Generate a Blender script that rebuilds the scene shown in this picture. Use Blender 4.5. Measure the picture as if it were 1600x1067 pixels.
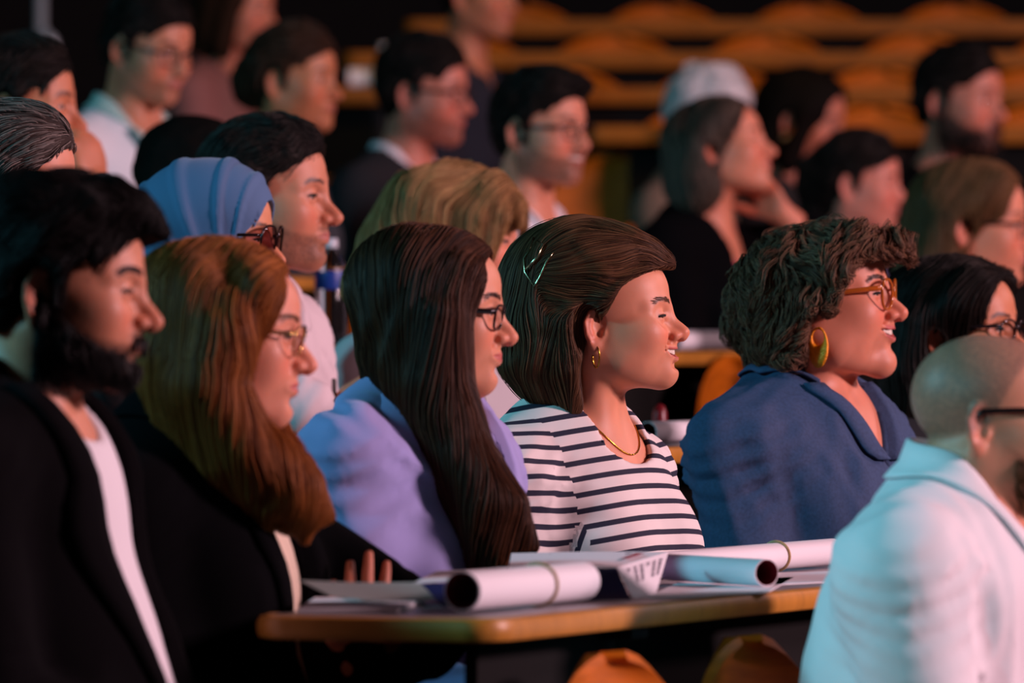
import bpy, bmesh, math, time
import numpy as np
from mathutils import Vector
for _o in list(bpy.data.objects): bpy.data.objects.remove(_o)
SC = bpy.context.scene
# ---------------------------------------------------------------- camera, world, lights, exposure
cam = bpy.data.cameras.new('camera'); cam_o = bpy.data.objects.new('camera', cam); SC.collection.objects.link(cam_o); SC.camera = cam_o
cam.lens = 250; cam.sensor_width = 36; cam.clip_end = 200
cam_o.location = (0, 0, 1.10); cam_o.rotation_euler = (math.radians(90), 0, 0)
cam.dof.use_dof = True; cam.dof.focus_distance = 10.15; cam.dof.aperture_fstop = 5.4
W = bpy.data.worlds.new('hall_air'); SC.world = W; W.use_nodes = True
W.node_tree.nodes['Background'].inputs[0].default_value = (.55, .42, .40, 1); W.node_tree.nodes['Background'].inputs[1].default_value = .035
def area(name, loc, to, power, size, col, size_y=None):
    l = bpy.data.lights.new(name, 'AREA'); l.energy = power; l.size = size; l.color = col
    if size_y: l.shape = 'RECTANGLE'; l.size_y = size_y
    o = bpy.data.objects.new(name, l); SC.collection.objects.link(o); o.location = loc
    o.rotation_euler = (Vector(to) - Vector(loc)).to_track_quat('-Z', 'Y').to_euler(); return o
area('stage_light', (9.5, 7.3, 4.1), (0.5, 11, 1.2), 1230, 1.3, (1.0, .62, .70))
area('stage_light_high', (8.5, 15.0, 5.2), (0, 14.5, 1.5), 220, 1.2, (1.0, .60, .66))
area('house_light_cyan', (-6.5, 7.6, 4.4), (0.3, 9.5, 1.0), 330, 1.0, (.20, .78, 1.0))
def spot(name, loc, to, power, col, angle, blend=.6, r=.12):
    l = bpy.data.lights.new(name, 'SPOT'); l.energy = power; l.color = col; l.spot_size = math.radians(angle); l.spot_blend = blend; l.shadow_soft_size = r
    o = bpy.data.objects.new(name, l); SC.collection.objects.link(o); o.location = loc; o.rotation_euler = (Vector(to) - Vector(loc)).to_track_quat('-Z', 'Y').to_euler()
spot('far_seats_fill_amber', (1.0, 15.5, 7.6), (.85, 20.9, 1.6), 520, (1.0, .52, .15), 34, .8, .3)  # added amber fill that brightens the far seats, not a known lamp
spot('cyan_side_spot', (-3.4, 2.4, 3.4), (.64, 8.7, .85), 640, (.36, .88, 1.0), 7.5)
SC.view_settings.view_transform = 'Standard'; SC.view_settings.look = 'None'; SC.view_settings.exposure = 0; SC.view_settings.gamma = 1
SC.view_settings.use_curve_mapping = False
# ---------------------------------------------------------------- small maths helpers
V = lambda *a: np.array(a, dtype=np.float64)
def nrm(v):
    v = np.asarray(v, float); n = np.linalg.norm(v); return v / (n if n > 1e-12 else 1)
def lerp(a, b, t): return a + (b - a) * t
def rot_xyz(yaw=0., pitch=0., roll=0.):
    """yaw about z (left +), pitch nose-down +, roll towards the left shoulder -; degrees"""
    y, p, r = map(math.radians, (yaw, pitch, roll))
    Rz = np.array([[math.cos(y), -math.sin(y), 0], [math.sin(y), math.cos(y), 0], [0, 0, 1]])
    Ry = np.array([[math.cos(p), 0, math.sin(p)], [0, 1, 0], [-math.sin(p), 0, math.cos(p)]])
    Rx = np.array([[1, 0, 0], [0, math.cos(r), -math.sin(r)], [0, math.sin(r), math.cos(r)]])
    return Rz @ Ry @ Rx
class Frame:
    def __init__(s, o=(0, 0, 0), R=None, k=1.0):
        s.o = np.array(o, float); s.R = np.eye(3) if R is None else np.array(R, float); s.k = k
    def p(s, *a):
        a = np.array(a[0] if len(a) == 1 else a, float)
        return s.o + (a * s.k) @ s.R.T
    def inv(s, P): return ((P - s.o) @ s.R) / s.k
def smin(a, b, k):
    h = np.maximum(k - np.abs(a - b), 0.0) / k
    return np.minimum(a, b) - h * h * k * 0.25
def _waves(seed, n):
    r = np.random.RandomState(seed)
    d = r.normal(size=(n, 3)); d /= np.linalg.norm(d, axis=1)[:, None]
    return d * r.uniform(.6, 1.5, (n, 1)), r.uniform(0, 6.28, n)
def noise(x, y, z, scale, seed, n=5):
    """smooth band-limited noise in about -1..1 as a few plane waves bent by one another"""
    D, ph = _waves(seed, n)
    x, y, z = x * scale, y * scale, z * scale
    w = 0; out = 0
    for i in range(n):
        v = np.sin(D[i, 0] * x + D[i, 1] * y + D[i, 2] * z + ph[i] + 1.3 * w)
        w = v; out = out + v
    return out / (n ** .5 * 1.1)
# ---------------------------------------------------------------- signed distance fields on a rectilinear grid
def axis(lo, hi, coarse, fine, spans):
    """grid lines from lo to hi, step `fine` inside the spans and `coarse` elsewhere, growing smoothly between"""
    out = [lo]; c = lo
    while c < hi:
        d = min([max(a - c, c - b, 0.) for a, b in spans] or [9.])
        c += min(coarse, fine + d * .35); out.append(c)
    return np.array(out, np.float32)
class Field:
    def __init__(s, xs, ys, zs, cap=.04):
        s.xs, s.ys, s.zs = [np.asarray(a, np.float32) for a in (xs, ys, zs)]
        s.cap = cap
        s.f = np.full((len(xs), len(ys), len(zs)), cap, np.float32)
    @staticmethod
    def box(lo, hi, step, cap=.03):
        return Field(*[np.arange(lo[i], hi[i] + step, step) for i in range(3)], cap=cap)
    def win(s, lo, hi, m):
        sl = []
        for a, l, h in zip((s.xs, s.ys, s.zs), lo, hi):
            i0 = max(int(np.searchsorted(a, l - m)) - 1, 0); i1 = min(int(np.searchsorted(a, h + m)) + 1, len(a))
            if i1 <= i0: return None
            sl.append(slice(i0, i1))
        return tuple(sl)
    def grid(s, sl):
        return s.xs[sl[0]][:, None, None], s.ys[sl[1]][None, :, None], s.zs[sl[2]][None, None, :]
    def op(s, prim, k=.01, mode='add', m=None):
        fn, lo, hi = prim
        sl = s.win(lo, hi, max(s.cap, k) if m is None else m)
        if sl is None: return s
        d = fn(*s.grid(sl)).astype(np.float32); f = s.f[sl]
        if mode == 'add': s.f[sl] = smin(f, d, k)
        elif mode == 'cut': s.f[sl] = -smin(-f, d, k)
        return s
    def add(s, prim, k=.01): return s.op(prim, k)
    def cut(s, prim, k=.01): return s.op(prim, k, 'cut')
    def warp(s, fn, lo=None, hi=None):
        sl = s.win(lo if lo is not None else (s.xs[0], s.ys[0], s.zs[0]), hi if hi is not None else (s.xs[-1], s.ys[-1], s.zs[-1]), 0)
        s.f[sl] = s.f[sl] + fn(*s.grid(sl)).astype(np.float32)
    def sample(s, P, grad=False):
        P = np.asarray(P, np.float32); idx = []; fr = []
        for i, a in enumerate((s.xs, s.ys, s.zs)):
            j = np.clip(np.searchsorted(a, P[:, i]) - 1, 0, len(a) - 2)
            t = np.clip((P[:, i] - a[j]) / (a[j + 1] - a[j]), 0, 1); idx.append(j); fr.append(t)
        i, j, k = idx; u, v, w = fr; F = s.f
        c = [[[F[i + a, j + b, k + e] for e in (0, 1)] for b in (0, 1)] for a in (0, 1)]
        def tri(): 
            c0 = [[c[a][b][0] * (1 - w) + c[a][b][1] * w for b in (0, 1)] for a in (0, 1)]
            c1 = [c0[a][0] * (1 - v) + c0[a][1] * v for a in (0, 1)]
            return c1[0] * (1 - u) + c1[1] * u
        d = tri()
        if not grad: return d
        h = .003; g = np.stack([s.sample(P + np.eye(3, dtype=np.float32)[q] * h) - s.sample(P - np.eye(3, dtype=np.float32)[q] * h) for q in range(3)], 1)
        g /= np.linalg.norm(g, axis=1)[:, None] + 1e-9
        return d, g
    def project(s, P, off=0., it=4):
        P = np.array(P, float)
        for _ in range(it):
            d, g = s.sample(P, True); P = P - ((d - off) * .9)[:, None] * g
        return P
    def mesh(s, smooth=1):
        """surface nets: one vertex per crossed cell, one quad per crossed edge"""
        f = s.f; f[[0, -1]] = np.maximum(f[[0, -1]], 1e-4); f[:, [0, -1]] = np.maximum(f[:, [0, -1]], 1e-4); f[:, :, [0, -1]] = np.maximum(f[:, :, [0, -1]], 1e-4)
        S = f < 0
        n = S[:-1, :-1, :-1].astype(np.int8)
        for a in (0, 1):
            for b in (0, 1):
                for c in (0, 1):
                    if a + b + c: n = n + S[a:S.shape[0] - 1 + a, b:S.shape[1] - 1 + b, c:S.shape[2] - 1 + c]
        I, J, K = np.nonzero((n > 0) & (n < 8))
        vid = np.full(n.shape, -1, np.int32); vid[I, J, K] = np.arange(len(I))
        acc = np.zeros((len(I), 3)); cnt = np.zeros(len(I))
        ax = (s.xs, s.ys, s.zs); base = (I, J, K)
        for d in range(3):
            o = [q for q in range(3) if q != d]
            for a in (0, 1):
                for b in (0, 1):
                    st = [I, J, K]; st = list(st); st[o[0]] = base[o[0]] + a; st[o[1]] = base[o[1]] + b
                    en = list(st); en[d] = base[d] + 1
                    f0 = f[tuple(st)]; f1 = f[tuple(en)]; m = (f0 < 0) != (f1 < 0)
                    t = np.where(m, f0 / np.where(m, f0 - f1, 1), 0)
                    p = np.empty((len(I), 3))
                    p[:, d] = ax[d][st[d]] * (1 - t) + ax[d][en[d]] * t
                    p[:, o[0]] = ax[o[0]][st[o[0]]]; p[:, o[1]] = ax[o[1]][st[o[1]]]
                    acc += p * m[:, None]; cnt += m
        P = acc / np.maximum(cnt, 1)[:, None]
        Q = []
        for d in range(3):
            a = [slice(None)] * 3; b = [slice(None)] * 3; a[d] = slice(0, -1); b[d] = slice(1, None)
            X = S[tuple(a)] != S[tuple(b)]
            e = np.array(np.nonzero(X)); o = [(d + 1) % 3, (d + 2) % 3]
            ok = (e[o[0]] > 0) & (e[o[1]] > 0) & (e[o[0]] < n.shape[o[0]]) & (e[o[1]] < n.shape[o[1]])
            e = e[:, ok]; flip = S[tuple(a)][tuple(e)]
            def cell(u, v):
                q = e.copy(); q[o[0]] -= u; q[o[1]] -= v; return vid[tuple(q)]
            q = np.stack([cell(1, 1), cell(0, 1), cell(0, 0), cell(1, 0)], 1)
            q[~flip] = q[~flip][:, ::-1]; Q.append(q)
        Q = np.concatenate(Q)
        for _ in range(smooth):
            A = np.zeros_like(P); c = np.zeros(len(P))
            for u, v in ((0, 1), (1, 2), (2, 3), (3, 0)):
                for x, y in ((u, v), (v, u)):
                    for q in range(3): A[:, q] += np.bincount(Q[:, x], P[Q[:, y], q], len(P))
                    c += np.bincount(Q[:, x], minlength=len(P))
            P = lerp(P, A / np.maximum(c, 1)[:, None], .5)
        return P, Q
# primitives: (function, low corner, high corner)
def ell(c, r, R=None):
    c = np.array(c, float); r = np.array(r, float); R = np.eye(3) if R is None else R
    e = np.sqrt(((R * r) ** 2).sum(1))
    def fn(X, Y, Z):
        a = [X - c[0], Y - c[1], Z - c[2]]
        q = [(a[0] * R[0, i] + a[1] * R[1, i] + a[2] * R[2, i]) for i in range(3)]
        k0 = np.sqrt(sum((q[i] / r[i]) ** 2 for i in range(3))); k1 = np.sqrt(sum((q[i] / r[i] ** 2) ** 2 for i in range(3)))
        return k0 * (k0 - 1) / np.maximum(k1, 1e-6)
    return fn, c - e, c + e
def cone(a, b, ra, rb):
    a = np.array(a, float); b = np.array(b, float); ba = b - a; L = max(ba @ ba, 1e-9); m = max(ra, rb)
    def fn(X, Y, Z):
        x, y, z = X - a[0], Y - a[1], Z - a[2]
        h = np.clip((x * ba[0] + y * ba[1] + z * ba[2]) / L, 0, 1)
        return np.sqrt((x - ba[0] * h) ** 2 + (y - ba[1] * h) ** 2 + (z - ba[2] * h) ** 2) - (ra + (rb - ra) * h)
    return fn, np.minimum(a, b) - m, np.maximum(a, b) + m
def chain(pts, rr):
    pr = [cone(pts[i], pts[i + 1], rr[i], rr[i + 1]) for i in range(len(pts) - 1)]
    def fn(X, Y, Z):
        d = pr[0][0](X, Y, Z)
        for q in pr[1:]: d = np.minimum(d, q[0](X, Y, Z))
        return d
    return fn, np.min([q[1] for q in pr], 0), np.max([q[2] for q in pr], 0)
def slab(c, h, R=None, rr=.004):
    c = np.array(c, float); R = np.eye(3) if R is None else R; h = np.array(h, float); e = np.abs(R) @ h
    def fn(X, Y, Z):
        a = [X - c[0], Y - c[1], Z - c[2]]
        q = [np.abs(a[0] * R[0, i] + a[1] * R[1, i] + a[2] * R[2, i]) - h[i] + rr for i in range(3)]
        return np.sqrt(sum(np.maximum(v, 0) ** 2 for v in q)) + np.minimum(np.maximum(np.maximum(q[0], q[1]), q[2]), 0) - rr
    return fn, c - e, c + e
# ---------------------------------------------------------------- Blender objects
COL = bpy.context.scene.collection
def link(name, data, parent=None, mat=None):
    o = bpy.data.objects.new(name, data); COL.objects.link(o)
    if parent is not None: o.parent = parent
    if mat is not None: data.materials.append(mat)
    return o
def mesh_obj(name, P, Q, mat=None, parent=None, smooth=True, attrs=None):
    me = bpy.data.meshes.new(name)
    P = np.asarray(P, np.float32)
    if isinstance(Q, np.ndarray) and Q.ndim == 2:
        k = Q.shape[1]
        me.vertices.add(len(P)); me.vertices.foreach_set('co', P.ravel())
        me.loops.add(Q.size); me.loops.foreach_set('vertex_index', Q.ravel().astype(np.int32))
        me.polygons.add(len(Q)); me.polygons.foreach_set('loop_start', np.arange(0, Q.size, k, dtype=np.int32))
        me.update(calc_edges=True)
    else:
        me.from_pydata(P.tolist(), [], [list(map(int, q)) for q in Q]); me.update()
    if smooth: me.polygons.foreach_set('use_smooth', np.ones(len(me.polygons), bool))
    for n, a in (attrs or {}).items():
        a = np.asarray(a, np.float32)
        if a.ndim == 2:
            at = me.attributes.new(n, 'FLOAT_COLOR', 'POINT'); b = np.ones((len(P), 4), np.float32); b[:, :3] = a[:, :3]; at.data.foreach_set('color', b.ravel())
        else:
            at = me.attributes.new(n, 'FLOAT', 'POINT'); at.data.foreach_set('value', a)
    return link(name, me, parent, mat)
class MB:
    """collects simple shapes into one mesh"""
    def __init__(s): s.P = []; s.Q = []; s.n = 0
    def raw(s, P, Q):
        s.P.append(np.asarray(P, float)); s.Q += [[i + s.n for i in q] for q in Q]; s.n += len(P); return s
    def tube(s, pts, rr, seg=8, closed=False, flat=None):
        pts = np.asarray(pts, float); n = len(pts); rr = np.broadcast_to(rr, (n,))
        T = np.roll(pts, -1, 0) - np.roll(pts, 1, 0) if closed else np.gradient(pts, axis=0)
        T = T / (np.linalg.norm(T, axis=1)[:, None] + 1e-12)
        u = nrm(np.cross(T[0], (0, 0, 1) if abs(T[0][2]) < .9 else (1, 0, 0))); P = []
        for i in range(n):
            u = nrm(u - T[i] * (u @ T[i])); w = np.cross(T[i], u)
            for j in range(seg):
                a = 2 * math.pi * j / seg
                P.append(pts[i] + rr[i] * (math.cos(a) * u + math.sin(a) * w * (flat or 1)))
        Q = [[i * seg + j, i * seg + (j + 1) % seg, ((i + 1) % n) * seg + (j + 1) % seg, ((i + 1) % n) * seg + j] for i in range(n if closed else n - 1) for j in range(seg)]
        if not closed: Q += [list(range(seg))[::-1], list(range((n - 1) * seg, n * seg))]
        return s.raw(P, Q)
    def box(s, c, h, R=None, bev=0.):
        R = np.eye(3) if R is None else R
        if bev <= 0:
            P = [np.array(c) + R @ (np.array(h) * V(x, y, z)) for x in (-1, 1) for y in (-1, 1) for z in (-1, 1)]
            return s.raw(P, [[0, 1, 3, 2], [4, 6, 7, 5], [0, 4, 5, 1], [2, 3, 7, 6], [0, 2, 6, 4], [1, 5, 7, 3]])
        bm = bmesh.new(); bmesh.ops.create_cube(bm, size=2)
        for v in bm.verts: v.co = [v.co[i] * h[i] for i in range(3)]
        bmesh.ops.bevel(bm, geom=bm.edges[:], offset=bev, segments=2, profile=.5, affect='EDGES')
        P = [np.array(c) + R @ np.array(v.co) for v in bm.verts]; bm.verts.index_update()
        Q = [[v.index for v in f.verts] for f in bm.faces]; bm.free()
        return s.raw(P, Q)
    def lathe(s, prof, c, seg=24, R=None, cap=True):
        R = np.eye(3) if R is None else R; P = []
        for r, z in prof:
            for j in range(seg):
                a = 2 * math.pi * j / seg; P.append(np.array(c) + R @ V(r * math.cos(a), r * math.sin(a), z))
        n = len(prof)
        Q = [[i * seg + j, i * seg + (j + 1) % seg, (i + 1) * seg + (j + 1) % seg, (i + 1) * seg + j] for i in range(n - 1) for j in range(seg)]
        if cap: Q += [list(range(seg))[::-1], list(range((n - 1) * seg, n * seg))]
        return s.raw(P, Q)
    def sheet(s, G, th=0.):
        """grid of points (m, n, 3) as a sheet of thickness th"""
        G = np.asarray(G, float); m, n = G.shape[:2]
        if th <= 0:
            return s.raw(G.reshape(-1, 3), [[i * n + j, i * n + j + 1, (i + 1) * n + j + 1, (i + 1) * n + j] for i in range(m - 1) for j in range(n - 1)])
        N = np.cross(np.gradient(G, axis=0), np.gradient(G, axis=1)); N /= np.linalg.norm(N, axis=2)[..., None] + 1e-12
        A = (G + N * th / 2).reshape(-1, 3); B = (G - N * th / 2).reshape(-1, 3); k = m * n
        Q = [[i * n + j, (i + 1) * n + j, (i + 1) * n + j + 1, i * n + j + 1] for i in range(m - 1) for j in range(n - 1)]
        Q += [[q + k for q in f[::-1]] for f in Q]
        rim = [(i * n, (i + 1) * n) for i in range(m - 1)] + [((m - 1) * n + j, (m - 1) * n + j + 1) for j in range(n - 1)] + [(i * n + n - 1, (i - 1) * n + n - 1) for i in range(m - 1, 0, -1)] + [(j, j - 1) for j in range(n - 1, 0, -1)]
        Q += [[a, a + k, b + k, b] for a, b in rim]
        return s.raw(np.concatenate([A, B]), Q)
    def obj(s, name, mat=None, parent=None, smooth=True, angle=None):
        o = mesh_obj(name, np.concatenate(s.P), s.Q, mat, parent, smooth)
        if angle: o.data.set_sharp_from_angle(angle=math.radians(angle))
        return o
def strands_obj(name, S, rad, mat, parent, tip=.3):
    """S (n, k, 3): hair strands as one curves object"""
    n, k = S.shape[:2]
    hc = bpy.data.hair_curves.new(name); hc.add_curves([k] * n)
    hc.attributes['position'].data.foreach_set('vector', S.astype(np.float32).ravel())
    a = hc.attributes.get('radius') or hc.attributes.new('radius', 'FLOAT', 'POINT')
    t = np.linspace(0, 1, k); prof = np.where(t < .75, 1, lerp(1, tip, (t - .75) / .25))
    r = (np.random.RandomState(5).uniform(.7, 1.3, (n, 1)) * prof[None, :] * rad).astype(np.float32)
    a.data.foreach_set('value', r.ravel())
    o = link(name, hc, parent, mat); o['kind'] = 'stuff'
    return o
# ---------------------------------------------------------------- materials
def srgb(h):
    if isinstance(h, str): h = [int(h[i:i + 2], 16) / 255 for i in (0, 2, 4)]
    return tuple((c / 12.92 if c <= .04045 else ((c + .055) / 1.055) ** 2.4) for c in h)
_M = {}
def mat(name, col=None, rough=.6, metal=0., spec=.5, sss=0., attr=None, noise_amt=0., noise_scale=40., bump=0., bump_scale=200., trans=0., emit=None, alpha=1., sheen=0., ior=1.45, coat=0., stretch=None, sssr=(1, .35, .2)):
    if name in _M: return _M[name]
    m = bpy.data.materials.new(name); m.use_nodes = True; nt = m.node_tree; b = nt.nodes['Principled BSDF']
    I = b.inputs; L = nt.links.new
    I['Roughness'].default_value = rough; I['Metallic'].default_value = metal; I['Specular IOR Level'].default_value = spec
    I['Transmission Weight'].default_value = trans; I['IOR'].default_value = ior; I['Alpha'].default_value = alpha
    I['Sheen Weight'].default_value = sheen; I['Coat Weight'].default_value = coat
    if sss:
        I['Subsurface Weight'].default_value = sss; I['Subsurface Radius'].default_value = sssr; I['Subsurface Scale'].default_value = .008
    tc = nt.nodes.new('ShaderNodeTexCoord'); vec = tc.outputs['Object']
    if stretch:
        mp = nt.nodes.new('ShaderNodeMapping'); mp.inputs['Scale'].default_value = stretch; L(vec, mp.inputs['Vector']); vec = mp.outputs['Vector']
    if attr:
        a = nt.nodes.new('ShaderNodeAttribute'); a.attribute_name = attr; src = a.outputs['Color']
    else:
        a = nt.nodes.new('ShaderNodeRGB'); a.outputs[0].default_value = (*col, 1); src = a.outputs[0]
    if noise_amt:
        n = nt.nodes.new('ShaderNodeTexNoise'); n.inputs['Scale'].default_value = noise_scale; n.inputs['Detail'].default_value = 4; L(vec, n.inputs['Vector'])
        r = nt.nodes.new('ShaderNodeMapRange'); r.inputs['From Min'].default_value = .3; r.inputs['From Max'].default_value = .7
        r.inputs['To Min'].default_value = 1 - noise_amt; r.inputs['To Max'].default_value = 1 + noise_amt; L(n.outputs['Fac'], r.inputs['Value'])
        mx = nt.nodes.new('ShaderNodeVectorMath'); mx.operation = 'SCALE'; L(src, mx.inputs[0]); L(r.outputs['Result'], mx.inputs['Scale']); src = mx.outputs['Vector']
    L(src, I['Base Color'])
    if emit: I['Emission Color'].default_value = (*emit[0], 1); I['Emission Strength'].default_value = emit[1]
    if bump:
        n = nt.nodes.new('ShaderNodeTexNoise'); n.inputs['Scale'].default_value = bump_scale; n.inputs['Detail'].default_value = 3; L(vec, n.inputs['Vector'])
        bp = nt.nodes.new('ShaderNodeBump'); bp.inputs['Strength'].default_value = bump; bp.inputs['Distance'].default_value = .002; L(n.outputs['Fac'], bp.inputs['Height']); L(bp.outputs['Normal'], I['Normal'])
    _M[name] = m
    return m
def lens_mat(name, tint=(1, 1, 1), gloss=.07):
    m = bpy.data.materials.new(name); m.use_nodes = True; nt = m.node_tree; L = nt.links.new; nt.nodes.remove(nt.nodes['Principled BSDF'])
    t = nt.nodes.new('ShaderNodeBsdfTransparent'); t.inputs[0].default_value = (*tint, 1); g = nt.nodes.new('ShaderNodeBsdfGlossy'); g.inputs['Roughness'].default_value = .03
    x = nt.nodes.new('ShaderNodeMixShader'); x.inputs[0].default_value = gloss; L(t.outputs[0], x.inputs[1]); L(g.outputs[0], x.inputs[2]); L(x.outputs[0], nt.nodes['Material Output'].inputs[0]); return m
def hair_mat(name, dark, light, rough=.5, spec=.22):
    if name in _M: return _M[name]
    m = bpy.data.materials.new(name); m.use_nodes = True; nt = m.node_tree; b = nt.nodes['Principled BSDF']; L = nt.links.new
    hi = nt.nodes.new('ShaderNodeHairInfo'); rp = nt.nodes.new('ShaderNodeValToRGB')
    rp.color_ramp.elements[0].color = (*dark, 1); rp.color_ramp.elements[1].color = (*light, 1)
    L(hi.outputs['Random'], rp.inputs['Fac']); L(rp.outputs['Color'], b.inputs['Base Color'])
    b.inputs['Roughness'].default_value = rough; b.inputs['Specular IOR Level'].default_value = spec
    _M[name] = m; return m
# ---------------------------------------------------------------- the head: a face built from blended forms, in a frame x forward, y left, z up, eyes at z = 0
HEAD = dict(k=1.0, smile=0., teeth=0, open=0., nose=.80, nose_w=1.0, nose_drop=0., jaw=1.0, chin=0., fat=0., male=0., brow=0., lids=.0045, forehead=0., lip=1.0, neck=.053, cheek=1.0, nose_up=0., drop=0., fz=.94, ft=.94)
def mouth_pts(c):
    if 'M' in c: return c['M']
    sm, wd = c['smile'], 1 + .16 * c['smile']
    #            x        y     z
    return [(.0990 - .001 * sm, 0, -.0655), (.0970 - .001 * sm, .009 * wd, -.0650 + .0002 * sm), (.0915 - .002 * sm, .0175 * wd, -.0650 + .002 * sm), (.0835 - .005 * sm, .0250 * wd, -.0655 + .0065 * sm)]
def head_prims(F, H, c):
    """adds the head forms to field F in frame H"""
    s = H.k; R = H.R; fz = c['fz']; ft = c['ft']
    def p(*a):
        a = a[0] if len(a) == 1 else a; return H.p(a[0], a[1], a[2] * fz if a[2] < 0 else a[2] * ft)
    top = lambda ctr, r: V(r[0], r[1], r[2] * (ft if ctr[2] > .025 else 1))
    E = lambda ctr, r, k, rt=None: F.add(ell(p(ctr), top(ctr, r) * s, R if rt is None else R @ rt), k * s)
    C = lambda ctr, r, k, rt=None: F.cut(ell(p(ctr), V(*r) * s, R if rt is None else R @ rt), k * s)
    K = lambda pts, rr, k: F.add(chain([p(q) for q in pts], [q * s for q in rr]), k * s)
    KC = lambda pts, rr, k: F.cut(chain([p(q) for q in pts], [q * s for q in rr]), k * s)
    m, j, fat, sm = c['male'], c['jaw'], c['fat'], c['smile']
    E((-.006, 0, .030), (.091, .0735, .083), .01)
    E((.030, 0, .040 + c['forehead'] * .3), (.061 + c['forehead'], .060, .056), .03)
    E((.020, 0, -.030), (.066, .060 + fat * .6, .064), .03)
    E((.040, 0, -.050), (.047, .050 + fat, .052), .03)
    for q in (1, -1):
        dp = c['drop']
        K([(-.004, q * (.050 * j + fat), -.058 - .004 * m), (.018, q * (.048 * j + fat), -.076 - .006 * m - dp * .5), (.052, q * .030 * j, -.095 - .003 * m - dp), (.074 + c['chin'], q * .010, -.101 - dp)], [.014 + fat, .013 + fat, .012, .012], .035)
        E((.058, q * .046 * c['cheek'], -.022), (.022, .017, .016), .026)
        E((.036, q * (.042 + fat * .5), -.046), (.034, .020, .032), .03)
        E((.060, q * .033 * c['cheek'], -.040 + .004 * sm), (.020 + .004 * sm, .020 + fat * .3, .020), .024)
        K([(.086, q * .008, .014), (.083, q * .026, .020), (.066, q * .046, .014)], [.006 + .0025 * m, .007 + .003 * m, .006], .018)
    E((.079 + c['chin'], 0, -.098 - c['drop']), (.015, .017 + .004 * m, .014), .020)
    E((.075, 0, -.064), (.021, .025, .024), .022)
    for q in (1, -1):
        C((.097, q * .0325, -.001), (.017, .019, .0125), .016)
    # nose
    n, up, dr = c['nose'], c['nose_up'], c['nose_drop']
    tip = (.1045 + .012 * n, 0, -.0345 + up - dr)
    K([(.0885, 0, .004), (.097 + .002 * n, 0, -.012), (.1035 + .0075 * n, 0, -.026 + up * .6 - dr * .6), tip], [.0064, .0074, .0086, .0102], .016)
    for q in (1, -1):
        E((.0975 + .002 * n, q * .0130 * c['nose_w'], -.0375 + up * .4 - dr * .5), (.0105, .0066, .0075), .008)
        K([(.097, q * .005, -.0448), (.108 + .004 * n, q * .003, -.0425 + up * .7 - dr)], [.0035, .0035], .008)
        C((.1045 + .002 * n, q * .0072 * c['nose_w'], -.0455 + up * .5 - dr * .8), (.0060, .0030, .0034), .003)
        KC([(.094, q * .0205 * c['nose_w'], -.036), (.0885, q * .0255, -.0445)], [.0018, .0015], .008)
        if sm > 0: KC([(.0925, q * .0205, -.041), (.083, q * (.029 + .004 * sm), -.051), (.079, q * (.031 + .004 * sm), -.060)], [.0010, .0016 * sm, .0002], .010)
    KC([(.1065, 0, -.051), (.103, 0, -.056)], [.0018, .0022], .006)
    KC([(.097 , -.012, -.0855), (.0985, 0, -.0855), (.097, .012, -.0855)], [.003, .004, .003], .012)
    # lips
    M = mouth_pts(c); lp = c['lip']; op = c['open']
    A = np.array(M); d0 = np.array([p((.15, y, z)) for x, y, z in A]); X, _ = cast(F, d0, -R[:, 0], .10 * s, 0., 120); xs = H.inv(X)[:, 0]
    A[:, 0] = np.minimum(xs - np.array([.0030, .0030, .0030, .0030]), A[0, 0]); M = c['M'] = [tuple(v) for v in A]
    Mf = [(x, -y, z) for x, y, z in M[:0:-1]] + M
    K([(x + .0018, y, z + .0040 * (1 - .35 * abs(y) / .026) + op * .5 * (1 - abs(y) / .03)) for x, y, z in Mf], [v * lp for v in (.0022, .0036, .0048, .0044, .0048, .0036, .0022)], .006)
    K([(x + .0005, y, z - .0050 * (1 - .5 * abs(y) / .026) - op * .6 * (1 - abs(y) / .03)) for x, y, z in Mf], [v * lp for v in (.0022, .0042, .0056, .0060, .0056, .0042, .0022)], .006)
    if op > 0:
        for i in range(6):
            a, b = Mf[i], Mf[i + 1]; mid = lambda t: lerp(np.array(a), np.array(b), t)
            for t in (.0, .5):
                q = mid(t); hh = (.0010 + op) * max(1 - (abs(q[1]) / M[-1][1]) ** 2, .18)
                C((q[0] + .000, q[1], q[2] - op * .1), (.011, .0052, hh), .0018)
    else:
        KC([(x + .0045, y, z) for x, y, z in Mf], [.0008, .001, .001, .001, .001, .001, .0008], .0035)
    # lids: a ball over each eye with a slit cut out of it
    for q in (1, -1):
        E((.0755, q * .0315, -.001), (.0148, .0152, .0142), .006)
        lid = c['lids']
        C((.0915, q * .0325, -.0012), (.012, .0128, lid), .0015, rot_xyz(q * 14, 0, 0))
        E((.0890, q * .0145, -.002), (.004, .003, .004), .006)
    # ears
    p = H.p
    for q in (1, -1):
        er = rot_xyz(q * -22, 16, q * 8)          # lies back and flares outward
        ec = V(-.010, q * .0735, -.014); A = lambda x, y, z: ec + er @ V(x, q * y, z)
        E(A(-.002, .000, .004), (.0165, .0050, .0270), .006, er)
        E(A(.004, -.002, -.020), (.0095, .0050, .0120), .006, er)
        C(A(.001, .0050, .006), (.0115, .0050, .0200), .003, er)
        K([A(.0135, -.001, .008), A(.011, .003, .023), A(-.002, .0045, .031), A(-.014, .0050, .024), A(-.019, .0050, .006), A(-.013, .0045, -.010), A(-.004, .004, -.022)], [.0026, .0030, .0032, .0032, .0030, .0027, .003], .0035)
        K([A(-.008, .0030, .020), A(-.011, .0025, .004), A(-.005, .003, -.008)], [.0025, .0028, .0028], .005)
        K([A(.0125, .002, -.003), A(.0115, .002, -.009)], [.0038, .0034], .004)
        C(A(.006, .003, -.004), (.0055, .0060, .0075), .003, er)
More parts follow.
